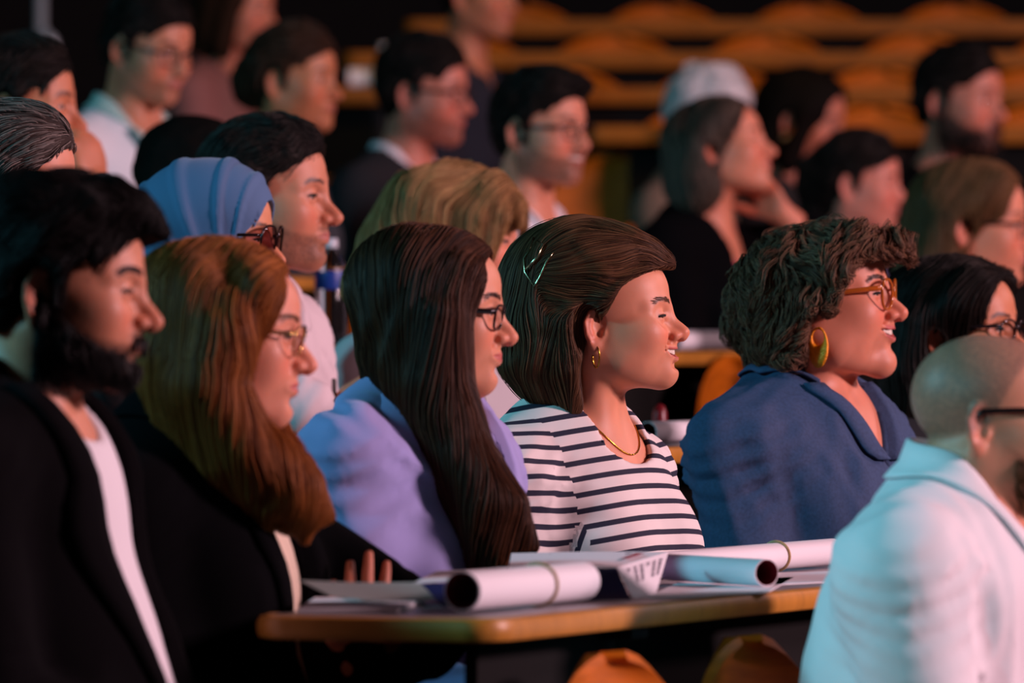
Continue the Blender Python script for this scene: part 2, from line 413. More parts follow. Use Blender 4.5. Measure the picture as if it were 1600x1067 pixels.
def eye_objs(root, H, c, iris, gaze=(0, 0)):
    for q in (1, -1):
        mb = MB(); n = 20; r = .0132 * H.k
        R = H.R @ rot_xyz(gaze[0], gaze[1], 0) @ np.array([[0, 0, 1], [0, 1, 0], [-1, 0, 0]], float)
        prof = [(r * math.sin(a) + 1e-5, r * math.cos(a)) for a in np.linspace(math.pi, 0.02, 15)]
        mb.lathe(prof, H.p(.0745, q * .0315, -.001), n, R)
        o = mb.obj('eye', None, root)
        P = np.concatenate(mb.P); L = (P - H.p(.0745, q * .0315, -.001)) @ R; a = np.arctan2(np.hypot(L[:, 0], L[:, 1]), L[:, 2])
        col = np.where(a[:, None] < .2, V(.004, .004, .004), np.where(a[:, None] < .5, np.array(iris), V(.62, .56, .54)))
        at = o.data.attributes.new('col', 'FLOAT_COLOR', 'POINT'); at.data.foreach_set('color', np.c_[col, np.ones(len(P))].astype(np.float32).ravel())
        o.data.materials.append(mat('eyeball', attr='col', rough=.08, spec=.6))
def lash_objs(root, H, c):
    for q in (1, -1):
        pts = []
        for y in np.linspace(-.0125, .0130, 14):
            z = -.0014 + c['lids'] * math.sqrt(max(1 - (y / .0135) ** 2, 0)); Y_ = .0325 + y
            x = .0755 + math.sqrt(max(.0156 ** 2 - (Y_ - .0315) ** 2 - z * z, 1e-6)); pts.append(H.p(x, q * Y_, z))
        mb = MB(); mb.tube(pts, [.0003 + .0008 * k * H.k for k in (.2, .6, .9, 1, 1, 1, 1, 1, 1, 1, 1, 1, .9, .5)], 6, False, 1.6); mb.obj('eyelashes', mat('lash', (.006, .004, .003), rough=.8), root)
def skin_colors(P, H, c, tone, lipc, browc, beard=None, beardc=None, beard_amt=.9, scalp=None, scalpc=None):
    """colour the skin really has: lips, brows, lash line, stubble"""
    L = H.inv(P); x, y, z = L.T; ay = np.abs(y); z = np.where(z < 0, z / c['fz'], z)
    col = np.tile(np.array(tone), (len(P), 1)); n1 = noise(x, y, z, 90, 3); n2 = np.random.RandomState(8).normal(0, .6, len(P))
    col *= (1 + .06 * n1)[:, None]
    def mix(w, cc):
        nonlocal col; w = np.clip(w, 0, 1)[:, None]; col = col * (1 - w) + np.array(cc) * w
    ss = lambda a, b, v: np.clip((v - a) / (b - a), 0, 1) ** 2 * (3 - 2 * np.clip((v - a) / (b - a), 0, 1))
    head = ss(-.14, -.11, z)
    blush = V(*tone) * V(1.05, .62, .60)
    mix(.55 * np.exp(-((ay - .040) / .02) ** 2 - ((z + .035) / .02) ** 2) * (x > .03), blush)
    mix(.6 * np.exp(-(((x - .112) / .012) ** 2 + (y / .014) ** 2 + ((z + .036) / .012) ** 2)), blush)
    mix(.5 * ss(.074, .079, ay) * np.exp(-((x + .010) / .022) ** 4 - ((z + .012) / .034) ** 4), blush)
    M = np.array(mouth_pts(c)); op = c['open']
    zz = np.interp(ay, M[:, 1], M[:, 2]); t = ay / M[-1, 1]; half = .0085 * c['lip'] * np.sqrt(np.clip(1 - t ** 2, 0, 1)) + op
    mix(ss(.0, .0022, half - np.abs(z - zz)) * (x > .055) * (t < 1) * .95, lipc)
    if beard:
        w = beard(x, ay, z)
        mix(np.clip(w, 0, 1) * beard_amt * np.clip(.8 + .35 * n2, 0, 1), beardc)
    if scalp:
        mix(scalp(x, ay, z) * np.clip(.85 + .3 * n2, 0, 1), scalpc)
    bz = .021 + .004 * np.sin(np.clip((ay - .012) / .04, 0, 1) * 2.2) - .008 * np.clip((ay - .042) / .012, 0, 1) + c['brow']
    mix(ss(.0045, .002, np.abs(z - bz)) * ss(.009, .013, ay) * ss(.054, .046, ay) * (x > .04) * np.clip(.85 + .12 * n2, 0, 1), browc)
    d = np.abs(z - (-.0012 + c['lids'] * np.sqrt(np.clip(1 - ((ay - .0325) / .0135) ** 2, 0, 1))))
    mix(ss(.0030, .001, d) * (np.abs(ay - .0325) < .0135) * (x > .072) * .95, V(.012, .008, .007))
    return col
# ---------------------------------------------------------------- the scene's measures
FPX = 1600 * 250 / 36; CAMZ = 1.10; HOR = 533.5
ROWD = V(.368, .9298, 0); ROWF = V(.9298, -.368, 0)          # along a row, and the way its people face
RISE = .17; PITCH = .95
def row_o(r): return V(.117, 10, 0) - (r - 1) * PITCH * ROWF
def floor_z(r): return (r - 1) * RISE
def on_row(r, px, back=0.):
    """the point of row r's head line that is seen in column px"""
    o = row_o(r) - back * ROWF; q = (px - 800) / FPX
    t = (q * o[1] - o[0]) / (ROWD[0] - q * ROWD[1]); return o + t * ROWD
def at(px, py, Y): return V((px - 800) * Y / FPX, Y, CAMZ + (HOR - py) * Y / FPX)
def cast(F, P0, d, dist=.4, off=0., n=70):
    """first crossing of F's surface (moved out by off) on the rays P0 + t d"""
    P0 = np.asarray(P0, float); d = np.broadcast_to(np.asarray(d, float), P0.shape); t = np.linspace(0, dist, n)
    hit = np.full(len(P0), dist); done = np.zeros(len(P0), bool); prev = F.sample(P0) - off
    for i in range(1, n):
        cur = F.sample(P0 + d * t[i]) - off; m = (~done) & (cur < 0)
        hit[m] = t[i - 1] + (t[i] - t[i - 1]) * np.clip(prev[m] / np.maximum(prev[m] - cur[m], 1e-6), 0, 1); done |= m; prev = cur
    return P0 + d * hit[:, None], done
def flow(F, roots, dirfn, steps, h, off, seed=0, wob=0., wobs=60.):
    """strands led over F's surface by a direction field; off (n,) is each strand's height over it"""
    p = F.project(roots, 0., 3); out = [p + 0]; n = len(p); ph = np.random.RandomState(seed).uniform(0, 6.28, n)
    for i in range(steps - 1):
        d, g = F.sample(p, True)
        v = dirfn(p, i / steps); v = v - (v * g).sum(1)[:, None] * g
        if wob: 
            b = np.cross(v, g); v = v + b * (wob * noise(p[:, 0], p[:, 1], p[:, 2], wobs, seed + 4))[:, None]
        v /= np.linalg.norm(v, axis=1)[:, None] + 1e-9
        p = p + v * h; d, g = F.sample(p, True); p = p - ((d - off) * .8)[:, None] * g
        out.append(p + 0)
    return np.stack(out, 1)
def hand_field(o, R, k=1., curl=(.5, .5, .5, .5, .4), spread=.10, side=1, arm=None, step=.003):
    """a hand: frame o = wrist, R columns = along the fingers, towards the thumb, back of the hand"""
    f = Frame(o, R, k); F = Field.box(f.o - .21 * k, f.o + .21 * k, step, .02)
    F.add(ell(f.p(.048, 0, 0), V(.050, .041, .0155) * k, R), .01)
    F.add(ell(f.p(.028, .026, -.006), V(.030, .015, .014) * k, R), .015)
    if arm is not None: F.add(cone(o, arm, .025 * k, .030 * k), .02)
    fl = [(.086, .030, .070, .0088), (.092, .010, .079, .0092), (.088, -.010, .073, .0088), (.080, -.029, .057, .0078)]
    for i, (x, y, L, r) in enumerate(fl):
        a = (1.5 - i) * spread; p = V(x - .012, y, 0); pts = [p + 0]; rr = [r * 1.05]; ang = .15
        for sgm, w in zip((.46, .30, .24), (.9, 1.1, .8)):
            ang += curl[i] * w; p = p + L * sgm * V(math.cos(ang) * math.cos(a), math.sin(a) * math.cos(ang), -math.sin(ang)); pts.append(p + 0); rr.append(r * (1 - .12 * len(pts[1:])))
        F.add(chain([f.p(q) for q in pts], [q * k for q in rr]), .004)
    p = V(.022, .030, -.006); pts = [p + 0]; a = .75
    for sgm in (.034, .030, .024):
        p = p + sgm * V(math.cos(a), math.sin(a) * .9, -.25 - curl[4] * .4); pts.append(p + 0); a -= curl[4] * .8
    F.add(chain([f.p(q) for q in pts], [k * q for q in (.0125, .0115, .0098, .0082)]), .006)
    return F
class Person:
    ALL = []
    def __init__(s, label, row, px, py, D=None, yaw=-20, hyaw=-8, pitch=0, roll=0, lean=0, k=1.0, sex='f', face=None, tone='d9a68e', lip='b8675e', brow='3a2a20', iris='4a3624', step=.0028,
                 sw=None, bulk=1.0, arms=None, neckf=.03, back=0., beard=None, beardc='1a1310', beard_amt=.9, scalp=None, scalpc='2a2320', gaze=(0, 0), hands=True, bust=None, lat=0., nl=.19, group=None):
        s.c = dict(HEAD); s.c.update(face or {}); s.male = sex == 'm'
        if s.male: s.c['male'] = 1
        s.row = row; s.step = step; s.k = k; s.sex = sex
        w = on_row(row, px, back) if D is None else at(px, py, D)
        w = at(px, py, w[1]); s.world = w; fz = floor_z(row); hz = w[2] - fz
        s.root = bpy.data.objects.new('person', None); COL.objects.link(s.root); s.root.empty_display_size = .1
        s.root['label'] = label; s.root['category'] = 'person'
        seat = .45; s.seat = seat + .03
        nz = hz - nl * k; P = V(0, 0, seat + .165); L = (nz - P[2]) / math.cos(math.radians(lean))
        N = P + L * V(math.sin(math.radians(lean)), 0, math.cos(math.radians(lean))); N[1] += lat
        h = N + V(.030 + neckf, 0, nl * k); s.N, s.P, s.L = N, P, L
        s.Rb = rot_xyz(yaw); s.yaw = yaw
        loc = w - s.Rb @ h; loc[2] = fz; s.root.location = loc; s.root.rotation_euler = (0, 0, math.radians(yaw)); s.loc = loc
        s.H = Frame(h, rot_xyz(hyaw - yaw, pitch, roll), k)
        u = nrm(P - N); s.u = u; s.fw = nrm(np.cross(V(0, 1, 0), -u)); s.RT = np.stack([s.fw, V(0, 1, 0), -u], 1)
        s.sw = sw or (.182 if s.male else .160); s.bulk = bulk; s.bust = (0 if s.male else 1.) if bust is None else bust
        s.arms = []
        for q in (1, -1):
            S = s.T(.15, -.015, q * s.sw); a = (arms or {}).get(q, None)
            if a is None: a = dict(e=S + V(.06, q * .035, -.26), w=V(S[0] + .25, S[1] - q * .05, min(S[2] - .33, .66)))
            a = dict(a)
            for n in ('e', 'w'):
                if n not in a: a[n] = s.loc_of(*a['p' + n]) if 'p' + n in a else S + V(*a['d' + n])
            s.arms.append(dict(a, S=S, e=np.array(a['e'], float), w=np.array(a['w'], float), q=q))
        s.tone = tuple(a * b for a, b in zip(srgb(tone), (.95, .76, .62))); s.lip = srgb(lip); s.browc = srgb(brow); s.iris = srgb(iris)
        s.beard, s.beardc, s.beard_amt, s.scalp, s.scalpc = beard, srgb(beardc), beard_amt, scalp, srgb(scalpc)
        Person.ALL.append(s); s.gaze = gaze; s.hands = hands; s.build_body()
    def T(s, t, f=0., y=0.): return s.N + s.u * t * s.L + s.fw * f + V(0, y, 0)
    def loc_of(s, px, py, dy=0.):
        """photograph column and row at the head's distance plus dy, in the person's own frame"""
        return s.Rb.T @ (at(px, py, s.world[1] + dy) - s.loc)
    def hl(s, px, py, dy=0.): return s.H.inv(s.loc_of(px, py, dy))
    def torso(s, F, g=0., k=.05, arms=True, arm_to=1.0, loose=1.0):
        b = s.bulk; R = s.RT; q_ = b * loose
        F.add(ell(s.T(.42, 0), V(.098 * q_ + g, .140 * b + g, .24), R), k)
        F.add(ell(s.T(.20, .01), V(.088 * b + g, .150 * b + g, .12), R), k)
        F.add(ell(s.T(.82, .01), V(.105 * q_ + g, .142 * q_ + g, .19), R), k)
        F.add(ell(s.P, V(.13 * b + g, .165 * b + g, .12)), k)
        for q in (1, -1):
            S = s.T(.15, -.015, q * s.sw)
            F.add(cone(s.N + V(-.015, 0, .015), S + V(0, 0, .012), .040 * b + g * .8, .052 * b ** .5 + g), .05)
            if s.bust: F.add(ell(s.T(.46, .070 * b, q * .070), V(.058 * b + g, .062 * b + g, .066 * b + g) * s.bust ** .3, R), .05)
        if arms:
            for a in s.arms:
                w = lerp(a['e'], a['w'], arm_to); ks = b ** .6
                F.add(chain([a['S'], lerp(a['S'], a['e'], .5), a['e']], [.053 * ks + g, .047 * ks + g, .040 * ks + g]), .03)
                if arm_to > 0: F.add(cone(a['e'], w, .040 * ks + g, lerp(.040, .027, arm_to) * ks + g), .02)
    def grid(s, step, coarse, lo, hi, cap=.05):
        h = s.H.o; k = s.k * 1.02
        sp = [[(h[0] - .13 * k, h[0] + .14 * k)], [(h[1] - .10 * k, h[1] + .10 * k)], [(h[2] - .135 * k, h[2] + .135 * k)]]
        return Field(*[axis(lo[i], hi[i], coarse, step, sp[i]) for i in range(3)], cap=cap)
    def bounds(s, up=.16):
        A = np.array([s.P, s.N, s.H.o] + [a[x] for a in s.arms for x in ('S', 'e', 'w')])
        lo = A.min(0) - .17; hi = A.max(0) + .17; hi[2] = s.H.o[2] + up; lo[2] = s.P[2] - .14; return lo, hi
    def build_body(s):
        lo, hi = s.bounds(); F = s.grid(s.step, .014, lo, hi); H = s.H; p = H.p; c = s.c
        nk = c['neck'] * (1.08 if s.male else 1.)
        s.torso(F, -.006)
        F.add(chain([p(-.018, 0, -.055), lerp(p(-.022, 0, -.09), s.N, .55), s.N], [nk * 1.0, nk * .98, nk * 1.1]), .035)
        head_prims(F, H, c)
        for q in (1, -1):     # the two neck cords and collar bones
            F.add(cone(p(-.02, q * .050, -.055), s.N + V(.062, q * .018, -.005), .012, .010), .03)
            F.add(cone(s.N + V(.066, q * .02, -.012), s.N + V(.035, q * .13, .000), .009, .008), .02)
        P, Q = F.mesh(1); s.bodyF = F
        tone = np.array(s.tone)
        col = skin_colors(P, H, c, tone, s.lip, s.browc, s.beard, s.beardc, s.beard_amt, s.scalp, s.scalpc)
        if s.hands:
            for a in s.arms:
                if a.get('nohand'): continue
                d = nrm(a['w'] - a['e']); R = a.get('R')
                if R is None:
                    b = a.get('back'); b = V(0, 0, 1) if b is None else np.array(b, float)
                    d = nrm(a['fd']) if 'fd' in a else d
                    b = nrm(b - d * (b @ d)); th = np.cross(b, d) * 1.0
                    R = np.stack([d, np.cross(b, d), b], 1)
                    if a['q'] == 1: R[:, 1] *= -1      # mirror for the left hand
                HF = hand_field(a['w'], R, s.k * (1.04 if s.male else .97), a.get('curl', (.5, .5, .55, .6, .4)), a.get('spread', .08), arm=lerp(a['w'], a['e'], .35), step=.0028 if s.step < .004 else .0045)
                hp, hq = HF.mesh(1); Q = np.concatenate([Q, hq + len(P)]); P = np.concatenate([P, hp])
                n2 = noise(hp[:, 0], hp[:, 1], hp[:, 2], 60, 4); col = np.concatenate([col, tone * (1 + .08 * n2)[:, None] * V(1, .93, .92)])
        s.body = mesh_obj('body', P, Q, mat('skin', attr='col', rough=.47, spec=.45, sss=.35, bump=.12, bump_scale=1100), s.root, True, {'col': col})
        eye_objs(s.root, H, c, s.iris, s.gaze)
        if s.step < .0034: lash_objs(s.root, H, c)
        if c['open'] > 0 and c['teeth']: s.teeth()
        s.legs()
    def teeth(s):
        M = np.array(mouth_pts(s.c)) * V(1, 1, s.c['fz']); mb = MB(); op = s.c['open']
        for i in range(-4, 5):
            y = i * .0056; t = abs(y) / M[-1, 1]
            if t > .97: continue
            x = np.interp(abs(y), M[:, 1], M[:, 0]) - .0022; z = np.interp(abs(y), M[:, 1], M[:, 2])
            h = .0048 + (.0008 if abs(i) < 2 else 0); sl = np.arctan2(-np.interp(abs(y) + .004, M[:, 1], M[:, 0]) + x + .004, .004) * np.sign(y)
            c = s.H.p(x, y, z + .0034 - .0005 * abs(i) * 0); mb.box(c, V(.0022, .0028, h) * s.k, s.H.R @ rot_xyz(math.degrees(sl)), .0013)
        pts = [s.H.p(lerp(M[j], M[j + 1], t)[0] - .0075, sg * lerp(M[j], M[j + 1], t)[1], lerp(M[j], M[j + 1], t)[2] + .006) for sg, rng in ((-1, (2, 1, 0)), (1, (0, 1, 2))) for j in rng for t in ((.8, .2) if sg < 0 else (.2, .8))]
        mb.tube(pts, .005 * s.k, 6)
        mb.obj('teeth', mat('teeth', srgb('e9ddcd'), rough=.2), s.root)
    def legs(s):
        z = s.seat; lo = V(-.2, -.26, 0); hi = V(.60, .26, z + .26); F = Field.box(lo, hi, .018 if s.row else .014, .03)
        F.add(ell(s.P + V(0, 0, -.0), (.14, .175, .115)), .04)
        for q in (1, -1):
            kn = V(.345, q * .10, z + .045); an = V(.29, q * .10, .10)
            F.add(chain([s.P + V(.02, q * .085, -.01), kn, an], [.095, .064, .045]), .03)
        P, Q = F.mesh(1); s.trousers = mesh_obj('trousers', P, Q, mat(s.leg_mat()[0], srgb(s.leg_mat()[1]), rough=.9), s.root)
        for q in (1, -1):
            G = Field.box(V(.18, q * .10 - .07, -.02), V(.49, q * .10 + .07, .14), .014, .03)
            G.add(ell((.345, q * .10, .040), (.125, .042, .040)), .02); G.add(cone((.29, q * .1, .05), (.29, q * .1, .10), .042, .040), .02)
            G.f = np.maximum(G.f, -np.broadcast_to(G.zs[None, None, :], G.f.shape) + .004)
            P, Q = G.mesh(1); mesh_obj('shoe', P, Q, mat('shoe_leather', srgb('15120f'), rough=.5), s.root)
    trouser = ('trouser_cloth', '14161c')
    def leg_mat(s): return s.trouser
    # ---------------------------------------------------- clothes
    def garment(s, name, material, g=.010, step=.008, arm_to=.93, folds=.005, seed=1, neck=('crew', .012), loose=1.05, vopen=None, attr=None, hem=None, extra=None, k=.045, cuff=None):
        lo, hi = s.bounds(.0); hi[2] = s.H.o[2] - .02
        F = Field(*[np.arange(lo[i] - .03, hi[i] + .03, step, dtype=np.float32) for i in range(3)], cap=.05)
        s.torso(F, g, k, True, arm_to, loose)
        if extra: extra(F)
        if folds:
            u, fw, N = s.u, s.fw, s.N
            def fold(X, Y, Z):
                w = .35 + .65 * np.clip(noise(X, Y, Z, 9, seed + 7) + .3, 0, 1)
                n = noise(X + .25 * Y, Y * 1.0, Z * 1.0 + .5 * X, 26, seed, 4); m = noise(X * 1.2 + Z * .7, Y, Z * .55, 52, seed + 3, 4)
                return folds * w * ((np.abs(n) - .45) * 1.3 + .45 * (np.abs(m) - .45))
            F.warp(fold)
            for a in s.arms:   # creases gathered at the elbow and the armpit
                for c, ax, am in ((a['e'], nrm(a['e'] - a['S']), 1.0), (lerp(a['S'], a['e'], .12), nrm(lerp(nrm(a['S'] - s.T(.5)), V(0, 0, 1), .4)), .8)):
                    def cr(X, Y, Z, c=c, ax=ax, am=am):
                        x, y, z = X - c[0], Y - c[1], Z - c[2]; t = x * ax[0] + y * ax[1] + z * ax[2]
                        r2 = x * x + y * y + z * z
                        return folds * am * np.exp(-r2 / .006) * np.sin(t * 230 + 2.2 * noise(X, Y, Z, 22, seed + 11))
                    F.warp(cr, c - .2, c + .2)
        typ, ease = neck; nk = s.c['neck'] * (1.08 if s.male else 1.) + ease; p = s.H.p
        F.cut(chain([s.N + V(.004, 0, -.012), s.N + V(.03, 0, .09), p(.02, 0, -.04)], [nk * 1.06, nk * 1.1, nk * 1.8]), .006)
        F.cut(cone(s.N + V(.035, 0, -.005), s.N + V(.09, 0, .06), nk * .80, nk), .01)
        if typ == 'boat': F.cut(ell(s.N + V(.055, 0, .004), (.066, .072, .034), rot_xyz(0, 20, 0)), .012)
        if typ == 'scoop': F.cut(ell(s.N + V(.085, 0, -.02), (.06, .066, .055)), .01)
        if vopen:
            t0, w0, t1, w1 = vopen      # half width w0 at depth t0 down to w1 at depth t1
            N, u, fw, L = s.N, s.u, s.fw, s.L
            def fn(X, Y, Z):
                x, y, z = X - N[0], Y - N[1], Z - N[2]
                t = (x * u[0] + z * u[2]) / L; f = x * fw[0] + z * fw[2]
                w = w0 + (w1 - w0) * np.clip((t - t0) / (t1 - t0), 0, 1.15) ** .85
                return np.maximum(np.abs(y) - w, .02 - f)
            F.cut((fn, lo, hi), .006)
        if cuff is not None: pass
        P, Q = F.mesh(1)
        at_ = {}
        if attr == 'stripes': at_['st'], at_['st_arm'], at_['arm'] = s.stripe_attr(P)
        o = mesh_obj(name, P, Q, material, s.root, True, at_); s.gF = F; return o, F
    def stripe_attr(s, P):
        """distance along the knit: down the body, or along each sleeve"""
        st = (P - s.N) @ s.u + .010 * np.cos(np.clip((P - s.N)[:, 1] / .13, -1.5, 1.5) * 1.2); arm = np.full(len(P), -.05); sa = st * 0
        for a in s.arms:
            ax = nrm(a['e'] - a['S']); t = (P - a['S']) @ ax; ax2 = nrm(a['w'] - a['e']); t2 = (P - a['e']) @ ax2; L = np.linalg.norm(a['e'] - a['S'])
            side = (P - s.N)[:, 1] * a['q'] > 0
            r2 = np.linalg.norm(P - a['e'] - np.clip(t2, 0, 1)[:, None] * ax2, axis=1)
            d = np.abs((P - s.N)[:, 1]) - (s.sw - .030) - .06 * np.clip(t, -.02, .3); d = np.where(t2 > .03, np.maximum(d, .085 - r2), d)
            sa = np.where(side, .011 + np.where(t2 > 0, L + t2, np.minimum(t, L)), sa); arm = np.where(side, d, arm)
        return st, sa, arm
    def seam(s, F, th, r, fwd=.012):
        """points of the neck seam, dropped on to the garment round the neck"""
        nd = nrm(s.H.p(-.02, 0, -.07) - s.N); P = []
        for t in th:
            o = V(math.cos(t), math.sin(t), 0); P.append(s.N + V(fwd, 0, 0) + o * (r + .010) + V(0, 0, .13))
        P = np.array(P); X, ok = cast(F, P, V(0, 0, -1), .26); X[:, :2] -= .008 * np.c_[np.cos(th), np.sin(th)]
        z = np.maximum(X[:, 2], s.N[2] - .020); z = np.convolve(np.r_[z[-3:], z, z[:3]], np.ones(7) / 7, 'valid'); X[:, 2] = z - .006
        return X
    def collar(s, name, material, F, stand=.028, fall=.042, gap=.35, r=None, flare=.016, point=.03, th=.0025, off=.003, fwd=.012, roll=.005, lift=0.):
        r = r or s.c['neck'] * (1.08 if s.male else 1.) + .011; n = 44; G = []
        TH = np.linspace(gap, 2 * math.pi - gap, n); A = s.seam(F, TH, r, fwd)
        for t, a in zip(TH, A):
            o = V(math.cos(t), math.sin(t), 0); fr = max(0, 1 - min(t - gap, 2 * math.pi - gap - t) / .8)
            a = a + V(0, 0, lift)
            top = a + V(0, 0, stand * (1 - .45 * fr)) + o * .003
            t2 = top + o * roll + V(0, 0, -.001)
            end = top + o * (roll + flare) + V(0, 0, -(fall + point * fr)) + V(.010, 0, 0) * fr
            G.append([a, lerp(a, top, .5), top] + [lerp(t2, end, q) for q in (0, .25, .5, .75, 1.0)])
        G = np.array(G); sh = G.shape[:2]; X = G[:, 3:].reshape(-1, 3)
        for _ in range(4):
            d, g = F.sample(X, True); X = X + np.maximum(off + th - d, 0)[:, None] * g
        X = X.reshape(sh[0], -1, 3)
        for _ in range(3): X[1:-1] = .5 * X[1:-1] + .25 * (X[2:] + X[:-2]); X[0] = .5 * (X[0] + X[1]); X[-1] = .5 * (X[-1] + X[-2])
        G[:, 3:] = X
        mb = MB(); mb.sheet(G, th); return mb.obj(name, material, s.root)
    def on_chest(s, F, t, y, off=.003):
        """points on the garment in front of the chest at depth t (share of the trunk) and side y"""
        t = np.asarray(t, float).ravel(); y = np.asarray(y, float).ravel()
        P0 = s.N[None] + s.u[None] * (t * s.L)[:, None] + s.fw[None] * .30 + np.c_[0 * y, y, 0 * y]
        return cast(F, P0, -s.fw, .40, off)[0]
    def patch(s, name, material, F, rows, th=.002, off=.003, parent=None):
        """a piece of cloth lying on the garment; rows of (t, y)"""
        R_ = np.array(rows, float); sh = R_.shape[:2]
        X = s.on_chest(F, R_[..., 0], R_[..., 1], off).reshape(*sh, 3)
        mb = MB(); mb.sheet(X, th); return mb.obj(name, material, parent or s.root)
    def lapels(s, material, F, vopen, w=.055, top=-.10, n=16, prof=None, end=None, name='lapel'):
        t0, w0, t1, w1 = vopen
        for q in (1, -1):
            rows = []
            for i in range(n):
                t = lerp(top, end or t1, i / (n - 1)); hw = w0 + (w1 - w0) * np.clip((t - t0) / (t1 - t0), 0, 1.15) ** .85
                a = (i / (n - 1)); lw = w * np.interp(a, *(prof or ([0, .28, .30, .34, .36, 1], [.62, .85, .62, 1.15, 1.2, .12])))
                rows.append([(t, q * (hw - .006 + lw * j / 4)) for j in range(5)])
            R_ = np.array(rows); X = s.on_chest(F, R_[..., 0], R_[..., 1], .004).reshape(n, 5, 3)
            X += s.fw * .004 * np.sin(np.linspace(0, 1, 5) * math.pi)[None, :, None]
            mb = MB(); mb.sheet(X, .003); mb.obj(name, material, s.root)
    def shirt_collar(s, material, F, vopen, w=.046, end=None, **kw):
        """a turned-down collar: a band round the nape and two pointed leaves beside the open neck"""
        s.collar('collar', material, F, gap=1.05, point=.0, **kw)
        e = end or vopen[2] * .55
        s.lapels(material, F, vopen, w, -.13, 12, ([0, .7, .9, 1], [.75, 1.0, 1.1, .9]), e, 'collar_leaf')
    # ---------------------------------------------------- hair
    def hair_field(s, prims, cuts=(), step=.0042, lump=0., lumps=60, seed=2, lz=1., raw=False, lo=None, hi=None, post=None, cap=.03):
        """prims: ('e', centre, radii, k) or ('k', points, radii, k) in head coordinates"""
        H = s.H; k = H.k; pr = []; ft = s.c['ft'] if raw else 1.
        hp = lambda v: H.p(v[0], v[1], v[2] * ft if v[2] > 0 else v[2])
        for q in prims:
            if q[0] == 'e': pr.append((ell(hp(q[1]), V(q[2][0], q[2][1], q[2][2] * (ft if q[1][2] > .025 else 1)) * k, H.R if len(q) < 5 else H.R @ q[4]), q[3]))
            else: pr.append((chain([hp(v) for v in q[1]], [v * k for v in q[2]]), q[3]))
        lo = np.min([p[0][1] for p in pr], 0) - .02; hi = np.max([p[0][2] for p in pr], 0) + .02
        F = Field.box(lo, hi, step, cap)
        for p, kk in pr: F.add(p, kk)
        if lump: F.warp(lambda X, Y, Z: lump * noise(X, Y, Z * lz, lumps, seed, 6))
        for q in cuts:
            if q[0] == 'e': F.cut(ell(H.p(q[1]), V(*q[2]) * k, H.R if len(q) < 5 else H.R @ q[4]), q[3])
            elif q[0] == 'k': F.cut(chain([H.p(v) for v in q[1]], [v * k for v in q[2]]), q[3])
            else: F.cut(slab(H.p(q[1]), V(*q[2]) * k, H.R if len(q) < 5 else H.R @ q[4]), q[3])
        if post: post(F)
        s.hF = F; return F
    def hair(s, F, cap_mat, str_mat=None, n=3000, steps=14, h=.006, dirfn=None, off=(-.001, .003), rad=.00045, wob=.3, wobs=50., seed=1, keep=None, post=None, name='hair'):
        P, Q = F.mesh(1)
        P2 = P
        o = mesh_obj(name, P2, Q, cap_mat, s.root); s.hair_o = o
        if str_mat is not None:
            r = np.random.RandomState(seed); i = r.randint(0, len(P), n * 3); R_ = P[i]
            if keep is not None: R_ = R_[keep(s.H.inv(R_))]
            R_ = R_[:n]; of = r.uniform(off[0], off[1], len(R_)) + .0008 * noise(R_[:, 0], R_[:, 1], R_[:, 2], 140, seed)
            k_ = len(of) // 90; of[:k_] += r.uniform(.001, .003, k_)
            S = flow(F, R_, dirfn, steps, h, of, seed, wob, wobs)
            if post: S = post(S, r)
            strands_obj('hair_strands', S, rad, str_mat, o)
        return o
    def hdir(s, fn):
        """direction field given in head coordinates"""
        def g(p, t): return fn(s.H.inv(p), t) @ s.H.R.T
        return g
    # ---------------------------------------------------- things worn
    def glasses(s, frame_mat, lens_mat, w=.026, h=.020, x=.103, z=-.004, sep=.033, r=.0016, shape=2.6, temple=True, tr=.0018, drop=0., tilt=6, flat=1.0, temple_flat=2.0, wrap=8, short=False):
        H = s.H; G = bpy.data.objects.new('glasses', None); COL.objects.link(G); G.parent = s.root; G.empty_display_size = .02
        mb = MB(); lens = []
        for q in (1, -1):
            pts = []
            for i in range(28):
                a = 2 * math.pi * i / 28; c, n = math.cos(a), math.sin(a)
                y = w * math.copysign(abs(c) ** (2 / shape), c); zz = h * math.copysign(abs(n) ** (2 / shape), n)
                pts.append(H.p(x + zz * math.tan(math.radians(tilt)) - abs(sep + y) * math.tan(math.radians(wrap)), q * (sep + y), z + zz))
            mb.tube(pts, r * H.k, 8, True, flat); lens.append(np.array(pts))
            if temple:
                xo = x - (sep + w) * math.tan(math.radians(wrap)); ey = .0765 + s.c['fat'] * .3
                mb.tube([H.p(xo, q * (sep + w - .001), z + h * .45), H.p(xo - .006, q * (sep + w + .004), z + h * .45)] + ([H.p(.055, q * .0685, z + h * .42), H.p(.035, q * .072, z + h * .4)] if short else [H.p(.03, q * ey, z + h * .4), H.p(-.005, q * (ey + .001), z + h * .35), H.p(-.024, q * (ey - .0), z - .012)]), tr * H.k, 8, False, temple_flat)
        mb.tube([H.p(x - .002 + .0, -(sep - w) * 1.05, z + h * .3), H.p(x + .002, 0, z + h * .45), H.p(x - .002, (sep - w) * 1.05, z + h * .3)], r * H.k, 8)
        mb.obj('glasses_frame', frame_mat, G)
